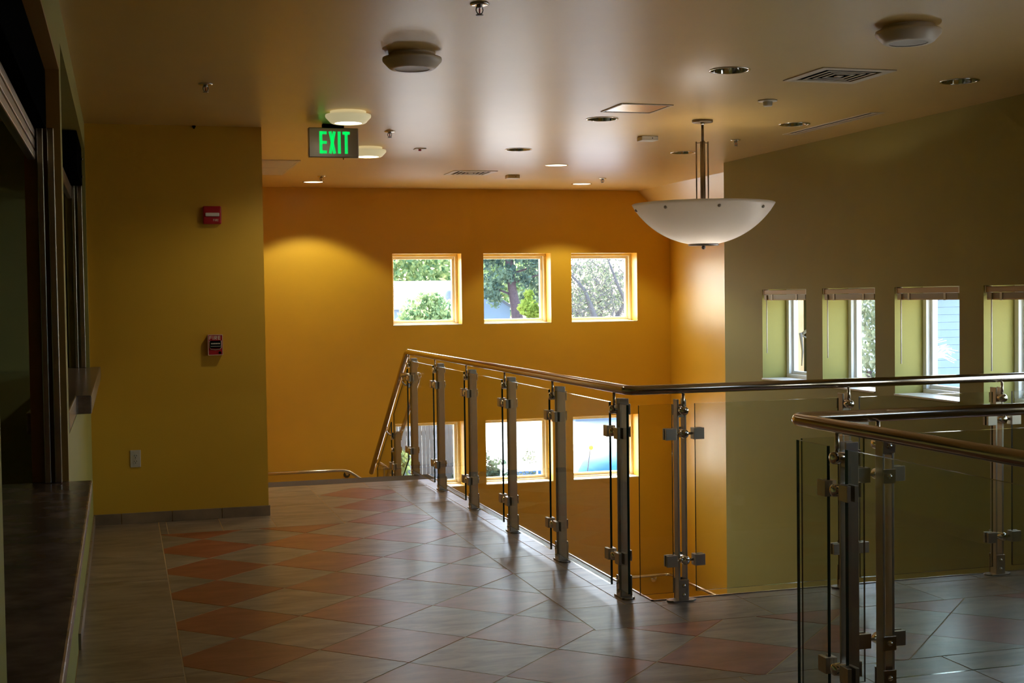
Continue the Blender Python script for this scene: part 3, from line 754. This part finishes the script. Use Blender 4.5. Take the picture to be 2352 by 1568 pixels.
SPR = [((1.467, 5.434), 'chrome fire sprinkler at the top picture edge'), ((.487, 7.771), 'chrome fire sprinkler in the dark left part of the ceiling'), ((1.923, 9.706), 'chrome fire sprinkler right of the exit sign'),
       ((1.946, 13.35), 'small fire sprinkler above the left lit downlight'), ((4.873, 13.204), 'fire sprinkler above the right back window downlight'), ((4.743, 9.774), 'fire sprinkler between pendant and green wall')]
sp0 = None
for (xy, lb) in SPR:
    if sp0 is None:
        sp0 = thing('fire_sprinkler', lb, 'sprinkler', (*xy, HC), 0, 'ceiling fire sprinklers')
        b = MB(); b.lathe([(0, -.001), (.040, -.001), (.041, -.004), (.034, -.008), (.018, -.009), (0, -.009)], n=32); b.build('escutcheon', 'chrome', sp0)
        b = MB(); b.cyl((0, 0, -.008), (0, 0, -.020), .012, n=14)
        for s_ in (-1, 1): b.tube([(s_ * .012, 0, -.014), (s_ * .015, 0, -.028), (s_ * .011, 0, -.040), (0, 0, -.046)], .0026, n=8)
        b.build('frame_arms', 'nickel', sp0)
        b = MB(); b.cyl((0, 0, -.018), (0, 0, -.042), .0028, n=8); b.build('bulb', 'red_plastic', sp0)
        b = MB(); b.lathe([(0, -.046), (.016, -.047), (.016, -.0495), (0, -.050)], n=16); b.build('deflector', 'nickel', sp0)
    else: dup(sp0, (*xy, HC), lb)
for (x, y, s_), lb in zip(DIF, ('square white air vent near the upper right corner', 'square air vent above the back windows')):
    t = thing('air_vent', lb, 'vent', (x, y, HC), 0, 'square ceiling air vents')
    h_ = s_ / 2
    b = MB()
    for (a_, c_, zz) in ((h_, h_ - .055, -.006),):
        b.box(-a_, a_, -a_, -c_, zz, 0); b.box(-a_, a_, c_, a_, zz, 0); b.box(-a_, -c_, -c_, c_, zz, 0); b.box(c_, a_, -c_, c_, zz, 0)
    b.build('vent_frame', 'white_metal', t, bevel=.002)
    b = MB(); b.box(-h_ + .052, h_ - .052, -h_ + .052, h_ - .052, .003, .008); b.build('shade_plate', 'black', t)  # black sheet stands in for the shade behind the louvers
    ro = h_ - .082
    while ro > .035:
        ri = ro - .014
        b = MB(); b.box(-ro, ro, -ro, -ri, -.007, -.0035); b.box(-ro, ro, ri, ro, -.007, -.0035); b.box(-ro, -ri, -ri, ri, -.007, -.0035); b.box(ri, ro, -ri, ri, -.007, -.0035)
        b.build('louver', 'white_metal', t, bevel=.001); ro -= .040
    b = MB(); b.box(-.02, .02, -.02, .02, -.008, -.004); b.build('centre_plate', 'white_metal', t)
t = thing('slot_vent', 'long narrow double slot vent in the ceiling along the green wall', 'vent', (5.0, 8.74, HC))
b = MB(); b.box(-.058, -.042, -.63, .63, -.004, 0); b.box(.042, .058, -.63, .63, -.004, 0); b.box(-.042, .042, -.63, -.605, -.004, 0); b.box(-.042, .042, .605, .63, -.004, 0); b.build('vent_frame', 'white_metal', t)
b = MB(); b.box(-.012, .012, -.604, .604, -.004, .0); b.build('centre_blade', 'white_metal', t)
b = MB(); b.box(-.044, .044, -.6, .6, .004, .01); b.build('shade_plate', 'black', t)  # black sheet stands in for the shade inside the two slots
t = thing('access_panel', 'brushed metal square access panel in the ceiling', 'panel', (3.282, 8.232, HC))
b = MB(); b.box(-.165, .165, -.178, .178, -.003, -.0005); b.build('door', 'steel', t)
b = MB(); frame_box(b, 1, 0, .001, 0, .001, 0, .001, .0001); b.bm.clear()
for bx in ((-.18, .18, -.193, -.178), (-.18, .18, .178, .193), (-.18, -.165, -.178, .178), (.165, .18, -.178, .178)): b.box(*bx, -.006, 0)
b.build('panel_frame', 'white_metal', t)
t = thing('return_grille', 'flat pale return air grille in the ceiling behind the yellow wall', 'vent', (1.275, 12.545, HC))
b = MB()
for bx in ((-.275, .275, -.685, -.665), (-.275, .275, .665, .685), (-.275, -.255, -.665, .665), (.255, .275, -.665, .665), (-.255, .255, -.012, .012)): b.box(*bx, -.008, 0)
b.build('grille_frame', 'white_metal', t)
for q in range(26):
    y_ = -.64 + q * .0512
    if abs(y_) < .02: continue
    b = MB(); b.box(-.255, .255, y_ - .020, y_ + .020, -.006, -.002); b.build('slat', 'white_metal', t)
def sbox(label, x, y, sx, sy, h_, grp='small white ceiling sensor boxes'):
    t = thing('ceiling_sensor', label, 'sensor', (x, y, HC), 0, grp)
    b = MB(); b.box(-sx / 2, sx / 2, -sy / 2, sy / 2, -h_, -.0005); b.build('housing', 'white_plastic', t, bevel=.004)
    b = MB(); b.cyl((.02, -sy / 2 - .0012, -h_ / 2), (.02, -sy / 2 + .001, -h_ / 2), .004, n=10); b.build('indicator', 'black', t)
sbox('small white sensor box near the pendant lamp', 3.955, 9.70, .135, .11, .034)
sbox('small white sensor box above the middle back window', 3.835, 13.02, .125, .11, .034)
t = thing('smoke_detector', 'round white smoke detector between the two square vents', 'detector', (3.98, 7.74, HC))
b = MB(); b.lathe([(0, -.001), (.062, -.001), (.060, -.008), (.032, -.010)], n=28); b.build('base', 'white_plastic', t)
b = MB(); b.lathe([(.030, -.008), (.030, -.030), (.026, -.038), (0, -.040)], n=24); b.build('chamber', 'white_plastic', t)
t = thing('indicator_plate', 'tiny square plate with a red button on the ceiling', 'sensor', (2.39, 10.80, HC))
b = MB(); b.box(-.045, .045, -.045, .045, -.006, -.0005); b.build('plate', 'white_plastic', t, bevel=.002)
b = MB(); b.cyl((0, 0, -.006), (0, 0, -.020), .012, n=12); b.build('button', 'red_plastic', t)
# exit sign
t = thing('exit_sign', 'brushed metal exit sign with green glowing letters hanging from the ceiling', 'sign', (1.458, 9.40, HC))
b = MB(); b.prism([(-.075, -.022), (.075, -.022), (.075, .022), (-.075, .022)], -.030, 0); b.build('canopy', 'black', t, bevel=.003)
b = MB(); b.box(-.176, .176, -.026, .026, -.236, -.027); b.build('housing', 'dark_steel', t, bevel=.006)
b = MB(); letters(b, 'EXIT', -.101, -.208, .155, .052, .0125, .021, Matrix.Translation((0, -.0262, 0)), .002); b.build('letters', 'exit_green', t)
b = MB(); b.cyl((.07, 0, -.236), (.07, 0, -.246), .003, n=8); b.build('test_pin', 'black', t)
# pendant
t = thing('pendant_lamp', 'white frosted glass bowl pendant lamp hanging on a bronze stem', 'lamp', (3.972, 8.716, HC))
b = MB(); b.lathe([(0, -.001), (.074, -.001), (.074, -.014), (.070, -.018), (0, -.018)], n=36); b.build('canopy', 'bronze', t)
b = MB(); b.cyl((0, 0, -.016), (0, 0, -.032), .018, .012, n=16); b.build('collar', 'chrome', t)
b = MB(); b.cyl((0, 0, -.02), (0, 0, -.165), .0095, n=14); b.build('upper_stem', 'bronze', t)
b = MB(); b.cyl((0, 0, -.150), (0, 0, -.85), .0185, n=18); b.build('stem', 'bronze', t)
for q in range(3):
    an = PI * 2 / 3 * q + .25
    cx, cy = .048 * math.cos(an), .048 * math.sin(an)
    b = MB(); b.cyl((cx, cy, -.148), (cx, cy, -.80), .0052, n=8); b.cyl((0, 0, -.158), (cx, cy, -.158), .003, n=6); b.build('side_rod', 'bronze', t)
Rb, z_rim = .583, 2.182 - HC
zc_ = z_rim + math.sqrt(Rb * Rb - .504 ** 2)
prof = []
a0 = math.asin(.504 / Rb)
for q in range(25):
    a = a0 * (1 - q / 24) + .12 * (q / 24); prof.append((Rb * math.sin(a), zc_ - Rb * math.cos(a)))
inner = [((Rb - .007) * math.sin(a0 * (1 - q / 24) + .12 * (q / 24)), zc_ - (Rb - .007) * math.cos(a0 * (1 - q / 24) + .12 * (q / 24))) for q in range(25)]
b = MB(); b.lathe(prof + inner[::-1], n=72, closed=True); b.build('bowl', 'frosted_glass', t)
zb_ = zc_ - Rb
b = MB(); b.lathe([(0, zb_ + .020), (.106, zb_ + .012), (.108, zb_ + .004), (.106, zb_ - .004), (0, zb_ - .005)], n=40); b.build('bottom_cap', 'nickel', t)
b = MB(); b.sphere((0, 0, zb_ - .016), .015, n=14, m=8); b.build('finial', 'nickel', t)
va_ = math.atan2(-8.716, -3.972)               # azimuth from the lamp towards the camera
for q in range(8):
    an = va_ + math.radians(13 + 45 * q)
    ak = math.asin(.478 / Rb); rk, zk = (Rb + .001) * math.sin(ak), zc_ - (Rb + .001) * math.cos(ak)
    b = MB(); b.sphere((rk * math.cos(an), rk * math.sin(an), zk), .012, n=12, m=8); b.build('knob', 'nickel', t)
for q in range(3):
    an = q * 2.1 + .4
    b = MB(); b.cyl((.02 * math.cos(an), .02 * math.sin(an), -.78), (.10 * math.cos(an), .10 * math.sin(an), -.74), .014, n=10); b.build('bulb', 'bowl_fill_bulb', t)  # glowing bulbs added inside to brighten the bowl

# ------------------------------------------------------------------ outside
b = MB(); b.box(-60, 90, YB + .36, 120, ZG - .3, ZG); b.box(XY + .36, 90, -60, YB + .36, ZG - .3, ZG); b.box(XG + .36, XY + .36, -60, YJ, ZG - .3, ZG)
struct(b.build('ground', 'pavement'), 'bright sunlit pavement outside')
def leaves(b, pts, size, rnd, flat=.6):
    for p in pts:
        s_ = size * rnd.uniform(.6, 1.3)
        u = Vector((rnd.gauss(0, 1), rnd.gauss(0, 1), rnd.gauss(0, 1) * flat)).normalized(); v = u.orthogonal().normalized()
        v.rotate(Matrix.Rotation(rnd.uniform(0, 6.28), 3, u)); w_ = u.cross(v) * .5
        p = Vector(p)
        q = [p - v * s_, p + w_ * s_, p + v * s_, p - w_ * s_]
        b.bm.faces.new([b.bm.verts.new(k) for k in q])
def crown(b, blobs, n_, size, rnd):
    pts = []
    tot = sum(r[3] ** 2 for r in blobs)
    for (x, y, z, r) in blobs:
        for _ in range(int(n_ * r * r / tot)):
            d = Vector((rnd.gauss(0, 1), rnd.gauss(0, 1), rnd.gauss(0, 1))).normalized() * r * (rnd.random() ** .45)
            pts.append((x + d.x, y + d.y, z + d.z * .9))
    leaves(b, pts, size, rnd)
def tree(name, label, cat, loc, trunk, blobs, n_, size, mat, seed, branches=()):
    rnd = random.Random(seed)
    t = thing(name, label, cat, loc)
    if trunk: 
        b = MB(); b.tube([p[:3] for p in trunk], .1, n=10, rr=[p[3] for p in trunk]); b.build('trunk', 'bark', t)
    for br in branches:
        b = MB(); b.tube([p[:3] for p in br], .05, n=6, rr=[p[3] for p in br]); b.build('branch', 'bark', t)
    b = MB(); crown(b, blobs, n_, size, rnd); o = b.build('foliage', mat, t); o['kind'] = 'stuff'
    return t
# house seen through the upper left window
t = thing('house', 'pale house with white shingle roof behind the upper left window', 'house', (0, 56, ZG))
b = MB(); b.box(0, 13.2, 0, 9, 0, 1.10 - ZG); b.build('wall', 'pale_wall', t)
for q in range(17):
    f0, f1 = q / 17, (q + 1) / 17
    ya, yb_ = -.45 + 5.0 * f0, -.45 + 5.0 * f1 + .03
    za, zb2 = 1.06 - ZG + 1.22 * f0, 1.06 - ZG + 1.22 * f1 + .01
    b = MB(); vs = [b.bm.verts.new(v_) for v_ in ((-.4, ya, za), (15.2, ya, za), (15.2, yb_, zb2), (-.4, yb_, zb2), (-.4, ya, za + .055), (15.2, ya, za + .055), (15.2, yb_, zb2 + .03), (-.4, yb_, zb2 + .03))]
    for f in ((3, 2, 1, 0), (4, 5, 6, 7), (0, 1, 5, 4), (1, 2, 6, 5), (2, 3, 7, 6), (3, 0, 4, 7)): b.bm.faces.new([vs[i] for i in f])
    b.build('shingle_course', 'shingle', t)
b = MB(); b.prism([(-.4, 4.5), (15.2, 4.5), (15.2, 9.3), (-.4, 9.3)], 2.18 - ZG, 2.26 - ZG); b.build('rear_roof', 'shingle', t)
b = MB(); b.sphere((13.35, -1.0, 1.62 - ZG), .20, n=12, m=8, sc=(1, .4, 1.2)); b.cyl((13.35, -.95, 1.0 - ZG), (13.35, -.95, 1.6 - ZG), .03, n=8); b.build('satellite_dish', 'rock', t)
t = thing('house_wing', 'pale blue gable wall with dark roof edge beside the round bush', 'house', (13.4, 54.6, ZG))
b = MB(); poly = [(0, 0), (2.5, 0), (2.5, 3.9), (1.2, 4.75), (0, 4.25)]
b.prism(poly, 0, -.3, mat=Matrix.Rotation(PI / 2, 4, 'X')); b.build('wall', 'blue_wall', t)
b = MB(); b.tube([(-.35, -.05, 4.08), (1.2, -.05, 4.78), (2.8, -.05, 3.75)], .06, n=8); b.build('roof_edge', 'roof_edge', t)
tree('leafy_tree', 'bright leafy trees rising behind the white shingle roof', 'tree', (13, 74, ZG), [(0, 0, 0, .45), (.2, 0, 3, .4), (.3, 0, 6, .3)], [(-3, 0, 5.2, 2.6), (1, 0, 5.2, 2.8), (4.5, 0, 5.4, 2.6), (-1, .5, 7.8, 3.0), (3, 0, 8.2, 3.2), (-5.5, 0, 7, 3)], 9000, .22, 'leaf_light', 1)
tree('round_bush', 'round light green bush in front of the white roof', 'bush', (9.0, 40, ZG), [(0, 0, 0, .09), (.05, 0, 2.0, .07), (0, 0, 3.6, .04)], [(-.22, 0, 3.80, .70), (.30, 0, 3.80, .66), (.22, 0, 4.25, .34), (-.5, 0, 3.6, .48), (.62, .05, 3.65, .36), (-.1, 0, 4.35, .2)], 3000, .075, 'leaf_light', 2)
br = [[(-.2, 0, z_, .05), (s_ * 1.2, .1, z_ + .4, .03), (s_ * 2.6, .2, z_ + .3, .012)] for z_, s_ in ((4.4, -1), (5.3, 1), (6.3, -1), (7.0, 1), (4.9, 1), (7.6, -1))]
tree('pine_tree', 'dark pine tree with thick trunk in the upper middle window', 'tree', (15.75, 53, ZG), [(.10, 0, 0, .30), (.0, 0, 3.4, .25), (-.08, 0, 3.9, .21), (-.22, 0, 4.7, .18), (-.33, 0, 5.8, .16), (-.35, 0, 9, .10)],
     [(-1.0, .2, 4.9, .62), (-.9, .3, 5.9, .62), (.75, .6, 5.2, .65), (1.25, .6, 4.6, .60), (.35, .7, 6.3, .7), (-1.3, .3, 6.2, .5), (1.6, .6, 5.9, .7), (-.9, .2, 4.2, .36), (.55, .8, 4.3, .45), (-.2, .8, 7.6, 1.6), (.9, .9, 3.8, .5), (-.5, -.4, 5.3, .45), (.2, -.4, 5.0, .35), (-.2, -.4, 6.1, .5), (.7, -.3, 5.7, .45), (-1.2, -.2, 4.5, .4)], 5600, .105, 'leaf_dark', 3, br)
tree('lime_shrub', 'yellow green shrub at the lower right of the pine trunk', 'bush', (16.45, 51, ZG), [(0, 0, 0, .07), (0, 0, 3.5, .04)], [(-.85, 0, 3.9, .42), (-.35, .1, 3.5, .5), (.05, 0, 3.75, .40), (-.75, .2, 4.4, .22)], 1500, .09, 'leaf_lime', 4)
tree('leafy_tree', 'green foliage far behind the dark pine', 'tree', (24, 86, ZG), [(0, 0, 0, .4), (0, 0, 4, .3)], [(0, 0, 4.6, 2.4), (2, 0, 5.4, 2.2), (-2, 0, 5.8, 2.4), (.5, 0, 7.5, 2.5)], 3600, .22, 'leaf_light', 15)
# bare tree of the upper right window
rnd = random.Random(11)
t = thing('bare_tree', 'pale bare branched tree in the upper right window', 'tree', (20.0, 55, ZG))
b = MB(); b.tube([(.2, 0, 0), (.2, 0, 2.4), (-.25, 0, 3.7), (-.6, 0, 4.6), (-1.3, .1, 5.4)], .1, n=10, rr=[.24, .18, .12, .08, .03]); b.build('trunk', 'twig', t)
b = MB(); b.tube([(.2, 0, 2.4), (1.35, .1, 4.0), (.95, .1, 4.9), (.35, .1, 6.4)], .05, n=8, rr=[.14, .09, .07, .03]); b.build('branch', 'twig', t)
b = MB()
for q in range(620):
    p = Vector((rnd.uniform(-1.5, 2.0), rnd.uniform(-.8, 1.4), 3.1 + 3.3 * rnd.random() ** 1.3))
    d = Vector((rnd.gauss(0, 1), rnd.gauss(0, .6), rnd.gauss(.3, .7))).normalized() * rnd.uniform(.2, .65); m_ = p + d * .5 + Vector((rnd.uniform(-.1, .1), 0, rnd.uniform(-.1, .1)))
    b.tube([p, m_, p + d], .014, n=4, cap=False, rr=[.020, .015, .007])
o = b.build('twigs', 'twig', t); o['kind'] = 'stuff'
b = MB(); crown(b, [(-1.0, .4, 3.7, .7), (-.6, .5, 4.4, .9), (.9, .6, 4.2, 1.0), (-.9, .5, 5.4, .8), (.6, .9, 5.4, 1.1), (.2, .5, 3.5, .6)], 1700, .075, rnd); o = b.build('foliage', 'leaf_pale', t); o['kind'] = 'stuff'
tree('leafy_tree', 'pale hazy tree far behind the bare branches', 'tree', (34, 93, ZG), [(0, 0, 0, .3), (0, 0, 4, .2)], [(0, 0, 4.2, 2.0), (-2, 0, 3.6, 1.6), (2, 0, 4.4, 2), (-.5, 0, 6, 1.6)], 1600, .20, 'leaf_pale', 5)
# fence of the lower left window
t = thing('plank_fence', 'weathered grey plank fence outside the lower left window', 'fence', (0, 26, ZG))
pl = []
for q in range(4):
    b = MB(); b.box(-.0365, .0365, -.01, .01, 0, 2.05 + .02 * q); pl.append(b.mesh('plank', 'fence_wood'))
rnd = random.Random(4)
for q in range(68): link_mesh('plank', pl[rnd.randrange(4)], t, (1.5 + .0785 * q, rnd.uniform(-.008, .008), .05))
for zz in (.4, 1.6):
    b = MB(); b.box(1.4, 6.85, .012, .05, zz, zz + .09); b.build('rail', 'fence_wood', t)
tree('ivy_shrub', 'green leafy shrub at the left foot of the plank fence', 'bush', (5.05, 25.3, ZG), None, [(.05, 0, .75, .4), (-.2, 0, 1.1, .35), (.1, 0, 1.2, .25), (-.3, 0, .6, .45)], 1700, .06, 'leaf_light', 7)
tree('ivy_shrub', 'dark glossy shrub at the right foot of the plank fence', 'bush', (6.35, 25.2, ZG), None, [(0, 0, .55, .42), (-.3, 0, .5, .36), (.3, 0, .6, .36), (.1, 0, .85, .25)], 1700, .06, 'leaf_dark', 8)
# lower middle window
tree('garden_bush', 'green bush on the bright pavement in the lower middle window', 'bush', (7.05, 26.6, ZG), None, [(0, 0, .55, .50), (-.25, 0, .85, .38), (.30, 0, .70, .36), (.05, 0, 1.05, .18), (.2, 0, .3, .4)], 1900, .055, 'leaf_dark', 9)
t = thing('patio_table', 'small white patio table in front of the bush in the lower middle window', 'table', (7.62, 25.4, ZG))
b = MB(); b.prism([(-.42, -.3), (.45, -.3), (.45, .4), (-.42, .4)], .90, .96); b.build('table_top', 'white_canvas', t)
for x_, y_ in ((-.36, -.26), (.40, -.26), (-.36, .34), (.40, .34)):
    b = MB(); b.cyl((x_, y_, 0), (x_, y_, .90), .02, n=8); b.build('leg', 'white_canvas', t)
t = thing('stone_pile', 'grey rounded stone stack below the white patio table', 'rock', (7.45, 24.75, ZG))
for x_, z_, r_ in ((0, .35, .36), (.02, .72, .15), (.26, .62, .12)):
    b = MB(); b.sphere((x_, 0, z_), r_, n=12, m=7, sc=(1.15, 1, .95)); b.build('stone', 'rock', t)
tree('flowering_shrub', 'pale speckled shrub in the lower middle window', 'bush', (8.15, 26.2, ZG), None, [(-.30, 0, .75, .30), (0, 0, .65, .32), (.3, 0, .6, .28), (-.15, 0, 1.05, .18), (0, 0, .3, .4)], 1100, .030, 'leaf_pale', 10)
b = MB(); b.lathe([(.58, 0), (.56, .35), (.46, .62), (.25, .72), (0, .74)], n=24); b.bm.transform(Matrix.Diagonal((1, .5, 1, 1))); o = b.build('blue_tarp', 'blue_cloth', loc=(8.42, 27.3, ZG)); tag(o, 'low blue tarp heap behind the speckled shrub', 'tarp')
# lower right window
t = thing('patio_umbrella', 'large blue patio umbrella outside the lower right window', 'umbrella', (9.82, 26.4, ZG))
b = MB(); b.lathe([(.72, .45), (.68, .62), (.55, .86), (.30, 1.02), (0, 1.08), (0, 1.05), (.28, 1.0), (.52, .84), (.66, .60), (.70, .45)], n=24); b.build('canopy', 'blue_cloth', t)
b = MB(); b.cyl((0, 0, 0), (0, 0, 1.08), .025, n=10); b.build('pole', 'white_canvas', t)
b = MB(); b.cyl((0, 0, 0), (0, 0, .06), .25, n=20); b.build('foot', 'rock', t)
t = thing('yellow_flower', 'single tall yellow flower beside the blue umbrella', 'flower', (9.02, 25.4, ZG))
b = MB(); b.tube([(.06, 0, 0), (-.04, 0, .8), (.02, 0, 1.22)], .01, n=6, rr=[.016, .012, .010]); b.build('stem', 'twig', t)
b = MB(); b.sphere((.04, 0, 1.27), .050, n=10, m=6); b.build('bloom', 'yellow_petal', t)
t = thing('shadow_building', 'low grey building added to shade the top of the lower right window', 'building', (15.0, 43.6, ZG))  # building added to cast the grey shadow on the pavement
b = MB(); b.box(0, 16, 0, 4.5, 0, 3.0); b.build('wall', 'pale_wall', t)
b = MB(); b.box(-.4, 16.4, -.6, 4.7, 3.0, 3.15); b.build('roof', 'roof_edge', t)
# views through the green wall windows
t = thing('bare_sapling', 'thin bare sapling branches against the tan wall in the first green wall window', 'branch', (6.55, 11.25, ZG))
for pts in (((0, 0, 0), (0, 0, 2.6), (-.05, 0, 3.4), (-.02, 0, 4.3)), ((-.03, 0, 3.2), (-.25, 0, 3.86), (-.50, 0, 3.98)), ((-.03, 0, 3.7), (-.22, 0, 4.03), (-.10, 0, 4.15)), ((-.42, 0, 3.96), (-.24, 0, 4.08), (-.05, 0, 4.16)), ((-.44, 0, 3.97), (-.42, 0, 3.80), (-.43, 0, 3.66)), ((-.0, .0, 2.9), (-.25, .0, 3.62), (-.5, .0, 3.53))):
    b = MB(); b.tube(pts, .01, n=6, rr=[.016 - .010 * i / max(1, len(pts) - 1) for i in range(len(pts))]); b.build('branch', 'twig', t)
tree('spiky_bush', 'grey green twiggy bush outside the second green wall window', 'bush', (12.15, 20, ZG), [(0, 0, 0, .1), (0, 0, 3, .05)], [(0, 0, 3.0, .55), (.05, 0, 3.6, .6), (-.25, 0, 4.1, .5), (.3, 0, 4.2, .5), (0, 0, 2.3, .6)], 2600, .055, 'leaf_pale', 12)
t = thing('clapboard_house', 'pale blue clapboard house with gable eave outside the third green wall window', 'house', (15.5, 24.5, ZG))
for q in range(30):
    b = MB(); b.prism([(.75, -.012), (6, -.012), (6, .1), (.75, .1)], q * .16, q * .16 + .155); b.build('clapboard', 'blue_wall', t)
b = MB(); b.box(.6, 6, .1, 4, 0, 4.8); b.build('wall', 'pale_wall', t)
b = MB(); b.tube([(.35, -.25, 3.95), (.9, -.25, 4.25), (3, -.25, 5.4)], .09, n=8); b.build('eave', 'roof_edge', t)
tree('spiky_bush', 'dark shrub low in the third green wall window', 'bush', (13.5, 19.5, ZG), None, [(0, 0, 1.9, .5), (.4, 0, 1.7, .5), (-.3, 0, 1.6, .6), (.1, 0, 1.0, .9)], 1500, .06, 'leaf_dark', 13)
t = thing('dry_plant', 'white dry spiky plant in front of the blue clapboards', 'plant', (14.05, 20.5, ZG))
rnd = random.Random(5); b = MB()
for q in range(34):
    a = rnd.uniform(-.9, .9); l_ = rnd.uniform(.25, .5)
    b.tube([(-.35, 0, 3.15), (-.35 + math.sin(a + .6) * l_ * .6, rnd.uniform(-.1, .1), 3.15 + math.cos(a + .6) * l_ * .6), (-.35 + math.sin(a + .9) * l_, rnd.uniform(-.1, .1), 3.15 + math.cos(a + .9) * l_ * .8)], .006, n=4, cap=False)
o = b.build('spikes', 'white_canvas', t); o['kind'] = 'stuff'
b = MB(); b.tube([(-.3, 0, 0), (-.35, 0, 3.2)], .03, n=8); b.build('stalk', 'twig', t)
tree('leafy_tree', 'bright green tree in the window at the right picture edge', 'tree', (15.6, 20, ZG), [(0, 0, 0, .12), (0, 0, 3, .08)], [(0, 0, 3.2, .7), (.2, 0, 4.1, .8), (-.1, 0, 2.3, .6), (.5, 0, 5, .8)], 2600, .07, 'leaf_lime', 14)
